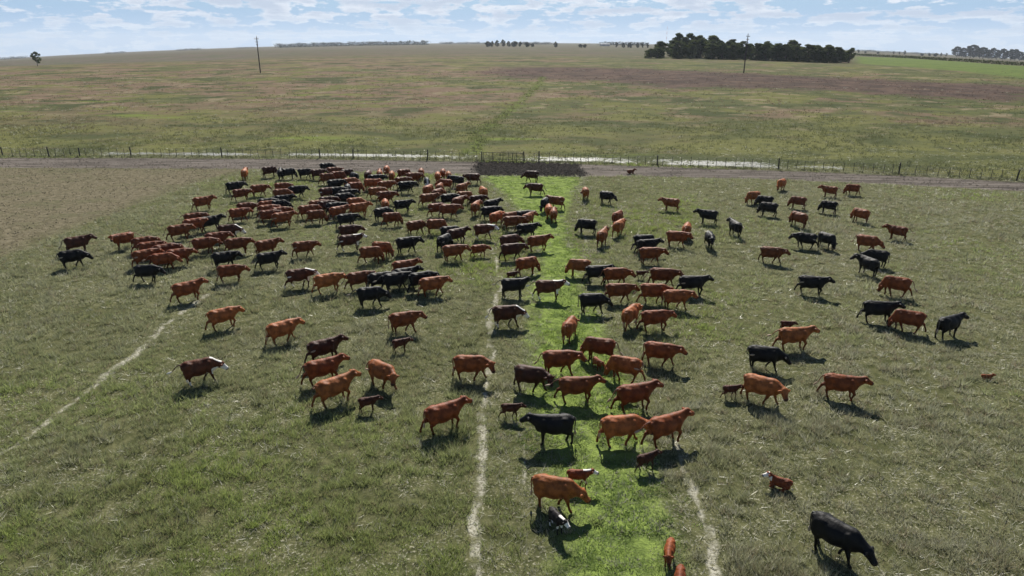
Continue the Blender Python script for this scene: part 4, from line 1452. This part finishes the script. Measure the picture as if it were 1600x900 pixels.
    (701, 328, 0, 'r', 'wa', 1, 'russet cow walking right, right of a russet one, in front of a russet one'),
    (612, 341, -5, 'r', 'gr', 1, 'russet cow grazing facing right, right of a black one, in front of a black one'),
    (765, 331, 5, 'k', 'wa', 1, 'black cow walking right, in front of a black one, behind a tawny one'),
    (775, 340, 50, 'l', 'wb', 1, 'tawny cow walking right, in front of a black one, left of a tawny one'),
    (649, 354, 20, 'r', 'wl', 1, 'russet cow walking right, left of a russet grazer, behind a black one in the herd'),
    (682, 352, -8, 'r', 'gr', 1, 'russet cow grazing facing right, left of a black one, right of a russet one'),
    (755, 360, 0, 'h', 'wa', 1, 'white-faced chestnut cow walking right, right of a black one, left of a chestnut one'),
    (703, 363, 10, 'k', 'wl', 1, 'black cow walking right, left of a chestnut one, behind a black grazer in the herd'),
    (713, 367, 30, 'd', 'wc', 1, 'dark chestnut cow walking right, right of a black one, left of a white-faced one'),
    (694, 377, 60, 'k', 'gr', 1, 'black cow grazing seen from behind, in front of a black one, behind a russet one'),
    (635, 381, 5, 'k', 'wa', 1, 'black cow walking right, right of a tawny grazer, left of a black grazer'),
    (801, 347, 5, 'r', 'wa', 1, 'russet cow walking right, in front of a tawny one, left of a black one'),
    (798, 340, 30, 'l', 'wa', 1, 'tawny cow walking right, behind a russet one, left of a black one on the strip'),
    (796, 377, 15, 'd', 'wl', 1, 'dark chestnut cow walking right, behind a chestnut one, in front of a black one'),
    (818, 338, 10, 'k', 'wa', 1, 'black cow walking right, behind a tawny one, right of a tawny one on the strip'),
    (825, 342, 65, 'l', 'wa', 1, 'tawny cow walking away, in front of a black one, behind a black one'),
    (831, 274, 180, 'd', 'wl', 1, 'dark chestnut cow facing left at the head of the strip against the mud'),
    (837, 294, 180, 'd', 'wa', 1, 'dark chestnut cow facing left on the strip, just below another such cow'),
    (851, 318, 255, 'k', 'gr', 1, 'black cow grazing seen head on, left of a tawny one, behind a tawny grazer'),
    (869, 315, 165, 'l', 'tr', 1, 'tawny cow standing facing left, right of a black grazer, behind a tawny grazer'),
    (858, 329, 95, 'l', 'gr', 1, 'tawny cow grazing seen from behind, behind a tawny one, in front of a black grazer'),
    (865, 335, 85, 'l', 'wa', 1, 'tawny cow walking away, in front of a tawny grazer, right of a black one'),
    (822, 359, 8, 'k', 'wc', 1, 'black cow walking right, in front of a russet one, behind a russet one'),
    (840, 378, 10, 'r', 'wc', 1, 'russet cow walking right, in front of a black one, right of a chestnut one'),
    (915, 301, 280, 'l', 'tr', 1, 'tawny cow standing seen head on, left of a black one, right of a tawny one'),
    (948, 307, -30, 'k', 'wl', 1, 'black cow walking right with lowered head, right of a tawny one, behind a russet grazer'),
    (917, 352, 180, 'k', 'gr', 1, 'black cow grazing facing left, behind a tawny one, left of a tawny one'),
    (965, 339, 60, 'r', 'gr', 1, 'russet cow grazing seen from behind, behind a tawny one, right of a black grazer'),
    (967, 354, 70, 'l', 'wa', 1, 'tawny cow walking away, in front of a russet grazer, behind a tawny one'),
    (941, 369, 80, 'l', 'st', 1, 'tawny cow standing seen from behind, in front of a black grazer, behind a black one'),
    (1006, 377, 15, 'k', 'gr', 1, 'black cow grazing facing right, behind a black one, left of a russet one'),
    (1011, 384, 15, 'k', 'wc', 1, 'black cow walking right, in front of a black grazer, behind a russet one'),
    (1049, 318, 180, 'l', 'st', 0.93, 'tawny cow facing left alone, above the black cow right of the strip'),
    (1107, 337, 178, 'k', 'st', 1, 'black cow standing facing left, below a lone tawny cow'),
    (1177, 307, 215, 'l', 'gr', 1, 'tawny cow grazing facing left, left of a black grazer, behind a black grazer'),
    (1195, 314, 190, 'k', 'gr', 1, 'black cow grazing facing left, behind a black grazer, right of a tawny grazer'),
    (1201, 325, 180, 'k', 'gr', 1, 'black cow grazing facing left, in front of a black grazer, left of a russet grazer'),
    (1221, 287, 245, 'l', 'gr', 1, 'tawny cow grazing seen head on, behind a black grazer, right of a tawny grazer'),
    (1247, 315, 180, 'r', 'gr', 0.95, 'russet cow grazing facing left, right of a black grazer, left of a black grazer'),
    (1297, 298, 180, 'r', 'st', 0.9, 'russet cow standing facing left, behind a black grazer, left of a russet grazer at right'),
    (1332, 295, 195, 'r', 'gr', 0.9, 'russet cow grazing facing left, right of a russet one, behind a black grazer at right'),
    (1295, 322, 185, 'k', 'gr', 0.95, 'black cow grazing facing left, in front of a russet one, right of a russet grazer'),
    (1345, 335, 150, 'r', 'gr', 1, 'russet cow grazing facing left, right of a black grazer, behind a black grazer at right'),
    (1248, 341, 150, 'r', 'gr', 1, 'russet cow grazing facing left, right of a black grazer, in front of a russet grazer'),
    (1149, 355, 120, 'k', 'wc', 1, 'black cow walking away, right of a black one, in front of a black grazer'),
    (1073, 359, 85, 'l', 'gr', 1, 'tawny cow grazing seen from behind, behind a russet one, left of a black one'),
    (1057, 371, 0, 'r', 'wa', 1, 'russet cow walking right, in front of a tawny grazer, right of a black one'),
    (1109, 373, 290, 'k', 'wb', 1, 'black cow walking this way, left of a black one, right of a tawny grazer'),
    (1205, 396, 0, 'r', 'wa', 1, 'russet cow walking right alone, below the black pair at right'),
    (1260, 374, 182, 'k', 'wb', 1, 'black cow walking left, left of a black grazer, in front of a russet grazer'),
    (1292, 374, -35, 'k', 'gr', 1, 'black cow grazing facing right, right of a black one, left of a russet one'),
    (1403, 362, 180, 'r', 'st', 0.92, 'russet cow facing left alone at the upper right edge of the herd'),
    (1355, 378, -12, 'r', 'wl', 1, 'russet cow walking right, behind a black one, right of a black grazer at right'),
    (1370, 401, 188, 'k', 'wl', 1, 'black cow walking left, behind a black one, in front of a russet one at right'),
    (1357, 413, 140, 'k', 'tl', 1, 'black cow standing facing left, in front of a black one, behind a russet grazer'),
    (1268, 443, 3, 'k', 'wc', 1, 'black cow walking right alone in the middle of the right pasture'),
    (1401, 445, 185, 'r', 'gr', 1, 'russet cow grazing leftwards above two cows near the right edge'),
    (1372, 484, 20, 'k', 'wc', 1, 'black cow with raised head left of a grazing russet cow, right edge'),
    (1420, 499, 188, 'r', 'gr', 1, 'russet cow grazing leftwards between two black cows near the right edge'),
    (1483, 507, 62, 'k', 'st', 1, 'black cow seen from behind, farthest right of the herd'),
    (1016, 397, 8, 'r', 'wa', 1, 'russet cow walking right, in front of a black one, behind a chestnut calf'),
    (905, 416, 185, 'l', 'gr', 1, 'tawny cow grazing facing left, left of a black one, behind a white-faced one'),
    (933, 426, 12, 'k', 'wc', 1, 'black cow walking right, left of a russet one, right of a tawny grazer'),
    (962, 430, 5, 'r', 'wb', 1, 'russet cow walking right, right of a black one, left of a chestnut calf'),
    (1001, 428, 0, 'd', 'cw', 0.75, 'dark chestnut calf walking right, left of a russet one, right of a russet one'),
    (1035, 431, 3, 'r', 'wa', 1, 'russet cow walking right, right of a chestnut calf, left of a black one'),
    (1081, 443, 12, 'k', 'wc', 1, 'black cow walking right, behind a tawny one, right of a russet one'),
    (966, 455, 5, 'r', 'wa', 1, 'russet cow walking right, right of a black one, in front of a russet one'),
    (1021, 456, 0, 'r', 'wb', 1, 'russet cow walking right, left of a tawny one, in front of a russet one'),
    (1056, 465, 12, 'l', 'wa', 1, 'tawny cow walking right, in front of a black one, right of a russet one'),
    (925, 471, 3, 'k', 'wl', 1, 'black cow walking right, left of a russet one, right of a white-faced one'),
    (985, 492, 70, 'l', 'wb', 1, 'tawny cow walking away, left of a russet one, right of a black one'),
    (1023, 498, 12, 'r', 'wa', 1, 'russet cow walking right, right of a tawny one, in front of a tawny one'),
    (890, 512, 75, 'l', 'wl', 1, 'tawny cow seen from behind walking up the middle of the green strip'),
    (856, 450, 3, 'h', 'wc', 1, 'white-faced chestnut cow striding right across the green strip'),
    (708, 393, 5, 'r', 'wa', 1, 'russet cow walking right, in front of a black grazer, left of a russet one'),
    (748, 390, 15, 'r', 'wb', 0.72, 'russet cow walking right, right of a russet one, in front of a white-faced one'),
    (799, 391, 10, 'd', 'wa', 1, 'dark chestnut cow walking right, in front of a chestnut one, behind a russet grazer'),
    (823, 413, 20, 'r', 'gr', 1, 'russet cow grazing facing right, behind a chestnut calf, in front of a chestnut one'),
    (799, 430, 10, 'd', 'cw', 0.8, 'dark chestnut calf walking right, behind a black one, in front of a russet grazer'),
    (802, 447, 5, 'k', 'tl', 1, 'black cow standing facing right, in front of a chestnut calf, behind a white-faced one'),
    (631, 418, 5, 'r', 'wc', 1, 'russet cow walking right, behind a black one, right of a black one in the herd'),
    (675, 445, 10, 'l', 'wa', 1, 'tawny cow walking right, right of a black one, in front of a russet one'),
    (658, 437, 12, 'k', 'wb', 1, 'black cow walking right, left of a tawny one, right of a black one'),
    (474, 387, 3, 'r', 'wa', 1, 'russet cow walking right, right of a black one, left of a white-faced one'),
    (579, 396, -6, 'r', 'gr', 1, 'russet cow grazing facing right, left of a tawny grazer, behind a black one'),
    (597, 388, -30, 'l', 'gr', 1, 'tawny cow grazing facing right, right of a russet grazer, left of a black one'),
    (467, 432, 3, 'h', 'wb', 1, 'white-faced chestnut cow walking right just left of a tawny one'),
    (511, 440, 3, 'l', 'wa', 1, 'tawny cow walking right, right of a white-faced one, left of a russet one'),
    (561, 436, 5, 'r', 'wb', 1, 'russet cow walking right, left of a black one, behind a black one in the herd'),
    (594, 437, 5, 'k', 'wa', 1, 'black cow walking right, left of a black one, right of a russet one'),
    (617, 438, 8, 'k', 'wa', 1, 'black cow walking right, left of a black one, right of a black one'),
    (632, 430, 8, 'k', 'wc', 1, 'black cow walking right, right of a black one, in front of a russet one'),
    (578, 461, 5, 'k', 'wl', 1, 'black cow walking right alone below a row of black cows'),
    (347, 495, 10, 'l', 'wa', 1, 'tawny cow walking right above the lone white-faced cow'),
    (440, 516, 15, 'l', 'wa', 1, 'tawny cow walking right, alone between the left path and the trio'),
    (505, 545, 8, 'd', 'wc', 1, 'dark chestnut cow, uppermost of the trio left of the small dark calf'),
    (503, 577, 10, 'r', 'wc', 1, 'russet cow, middle of the trio left of the small dark calf'),
    (521, 607, 22, 'l', 'wc', 1, 'tawny cow, lowest of the trio beside the small dark calf'),
    (597, 582, -50, 'l', 'lt', 1, 'tawny cow with head down coming towards the viewer, right of the trio'),
    (625, 538, 15, 'd', 'cs', 1, 'dark chestnut calf alone below a russet cow, left of the white path'),
    (574, 630, 0, 'd', 'cs', 1, 'dark chestnut calf standing below the tawny cow that lowers its head'),
    (311, 577, 0, 'h', 'wl', 1, 'white-faced chestnut cow with white crest, nearest at left, alone'),
    (630, 501, 6, 'r', 'wa', 1, 'russet cow walking right just above the lone dark calf'),
    (735, 571, -8, 'r', 'lt', 1, 'russet cow standing across the white path with lowered turned head'),
    (791, 491, 0, 'h', 'wl', 1, 'white-faced chestnut cow walking right onto the white path'),
    (873, 563, 5, 'r', 'wa', 1, 'russet cow walking right on the strip, nose towards a grazing cow'),
    (829, 588, -18, 'd', 'lt', 1, 'dark chestnut cow with lowered turned head on the left edge of the strip'),
    (900, 605, 6, 'r', 'wc', 1, 'russet cow with raised head walking right in the middle of the green strip'),
    (937, 543, 170, 'r', 'gr', 1, 'russet cow grazing leftwards on the strip with a small calf in front of it'),
    (933, 567, -60, 'r', 'cs', 0.9, 'small russet calf between two grazing cows on the green strip'),
    (977, 573, 172, 'l', 'gr', 1, 'tawny cow grazing leftwards just right of the strip and the small calf'),
    (1031, 550, 0, 'r', 'wa', 1, 'russet cow walking right, rightmost of the bunch round the small calf'),
    (976, 612, 30, 'd', 'cw', 0.95, 'dark chestnut calf half hidden behind a russet cow right of the strip'),
    (991, 617, 25, 'r', 'wc', 1, 'russet cow with raised head half hiding a dark calf behind it'),
    (692, 648, 22, 'r', 'wc', 1, 'russet cow with raised head walking right, left of the white path, nearest there'),
    (797, 640, -5, 'd', 'cw', 1, 'dark chestnut calf walking right between the white path and the strip'),
    (866, 666, 187, 'k', 'st', 1, 'black cow facing left on the green strip, above the nearest tawny cow'),
    (970, 668, 18, 'l', 'lt', 1, 'tawny cow with head turned to the viewer, right of the black cow facing left'),
    (1040, 667, 38, 'r', 'wc', 1, 'russet cow with raised head climbing away right, above the dark calf'),
    (1009, 719, 35, 'd', 'cw', 1, 'dark chestnut calf running right on the edge of the green strip'),
    (903, 745, 3, 'e', 'cw', 1, 'red calf with white face behind the head of the nearest tawny cow'),
    (866, 765, -12, 'l', 'wl', 1, 'big tawny cow with lowered head, nearest on the green strip'),
    (869, 811, -58, 'f', 'cs', 1, 'small black calf with white face in the shadow of the nearest tawny cow'),
    (1046, 862, 265, 'r', 'cs', 1, 'red calf coming head on along the right edge of the green strip, at bottom'),
    (1062, 906, 270, 'r', 'cs', 1, 'red calf cut off by the bottom edge of the picture'),
    (1229, 508, 0, 'd', 'cs', 0.85, 'small dark calf just behind a tawny cow in the right pasture'),
    (1240, 526, 30, 'l', 'wc', 1, 'tawny cow walking away right with a small dark calf just behind it'),
    (1194, 556, 8, 'k', 'wl', 1, 'black cow walking right with lowered head, just above a tawny cow'),
    (1190, 605, -12, 'l', 'lt', 1, 'tawny cow with lowered turned head, a small dark calf at its tail'),
    (1141, 610, 20, 'd', 'cw', 0.85, 'small dark calf behind the tail of a tawny cow, right pasture'),
    (1314, 601, 8, 'r', 'wc', 0.92, 'russet cow walking right alone, above and right of the lying calf'),
    (1220, 757, 180, 'e', 'ly', 1, 'red calf with white face lying in the grass above the black cow'),
    (1306, 836, -22, 'k', 'wl', 1, 'big black cow walking right with lowered head, alone at bottom right'),
    (985, 269, 10, 'r', 'ly', 1.1, 'russet calf lying on the bare dirt road right of the mud'),
    (1541, 590, 20, 'r', 'ly', 0.6, 'tiny russet calf lying alone in the grass near the right edge'),
]
tails = ['hang', 'hang', 'left', 'right', 'back', 'sway', 'hang']
for px, py, hdg, coat, pose, size, label in COWS:
    alt = rnd.random()
    if py < 640:
        pose = {'gr': 'gr' if alt < .5 else 'gs', 'wa': 'wa' if alt < .45 else 'wd' if alt < .75 else 'we', 'wb': 'wb' if alt < .65 else 'we'}.get(pose, pose)
    me, eyes, dock, calf, lying = COWM[pose]
    s = (.60 if calf else 1.0) * size * rnd.uniform(.96, 1.03)
    mid = (.30 if lying else .80) * s
    p = at(px, py, mid)
    q = Vector(((px - 800) / F * 1.0, 0, 0))
    z = float(terrain(p.x, p.y))
    look = math.atan2(p.x, p.y)
    o = new_obj('calf' if calf else 'cow', me)
    o.location = (p.x, p.y, z)
    o.rotation_euler = (0, 0, R(hdg + (rnd.uniform(-7, 7) if py < 560 else 0)) - look)
    o.scale = (s, s * rnd.uniform(.95, 1.06), s)
    j = rnd.uniform(.72, 1.32)
    col = tuple(c * j * rnd.uniform(.95, 1.05) for c in COATS[coat])
    o.color = (*col, WHITE.get(coat, 0.0))
    tag(o, label, 'calf' if calf else 'cow', 'calves among the herd' if calf else 'cows of the herd')
    tl = new_obj('tail', TAILS['hang' if calf else tails[rnd.randrange(len(tails))]], None, o)
    tl.location = (dock[0] + .06, 0, dock[1] + .03)
    if lying:
        tl.location = (dock[0] + .03, .04, dock[1] - .08); tl.scale = (.6, .6, .6)
    elif calf:
        tl.scale = (.75, .75, .70)
    tl.color = (*[c * .9 for c in col], WHITE.get(coat, 0.0))
    if py > 480:
        for e in eyes:
            ey = new_obj('eye', em, None, o)
            ey.location = tuple(e)

# ------------------------------------------------------------------ haze
hz, t = mat_new('thin haze')
pv = t.n('ShaderNodeVolumePrincipled')
pv.inputs['Color'].default_value = (.80, .88, 1.0, 1)
pv.inputs['Density'].default_value = 0.00007
pv.inputs['Anisotropy'].default_value = 0.2
oo = t.n('ShaderNodeOutputMaterial')
hz.node_tree.links.new(pv.outputs[0], oo.inputs['Volume'])
o = MB().box((0, 4600, -190), (26000, 9900, 560)).build('haze', hz)
tag(o, 'thin pale haze over the plain', 'haze', kind='stuff')
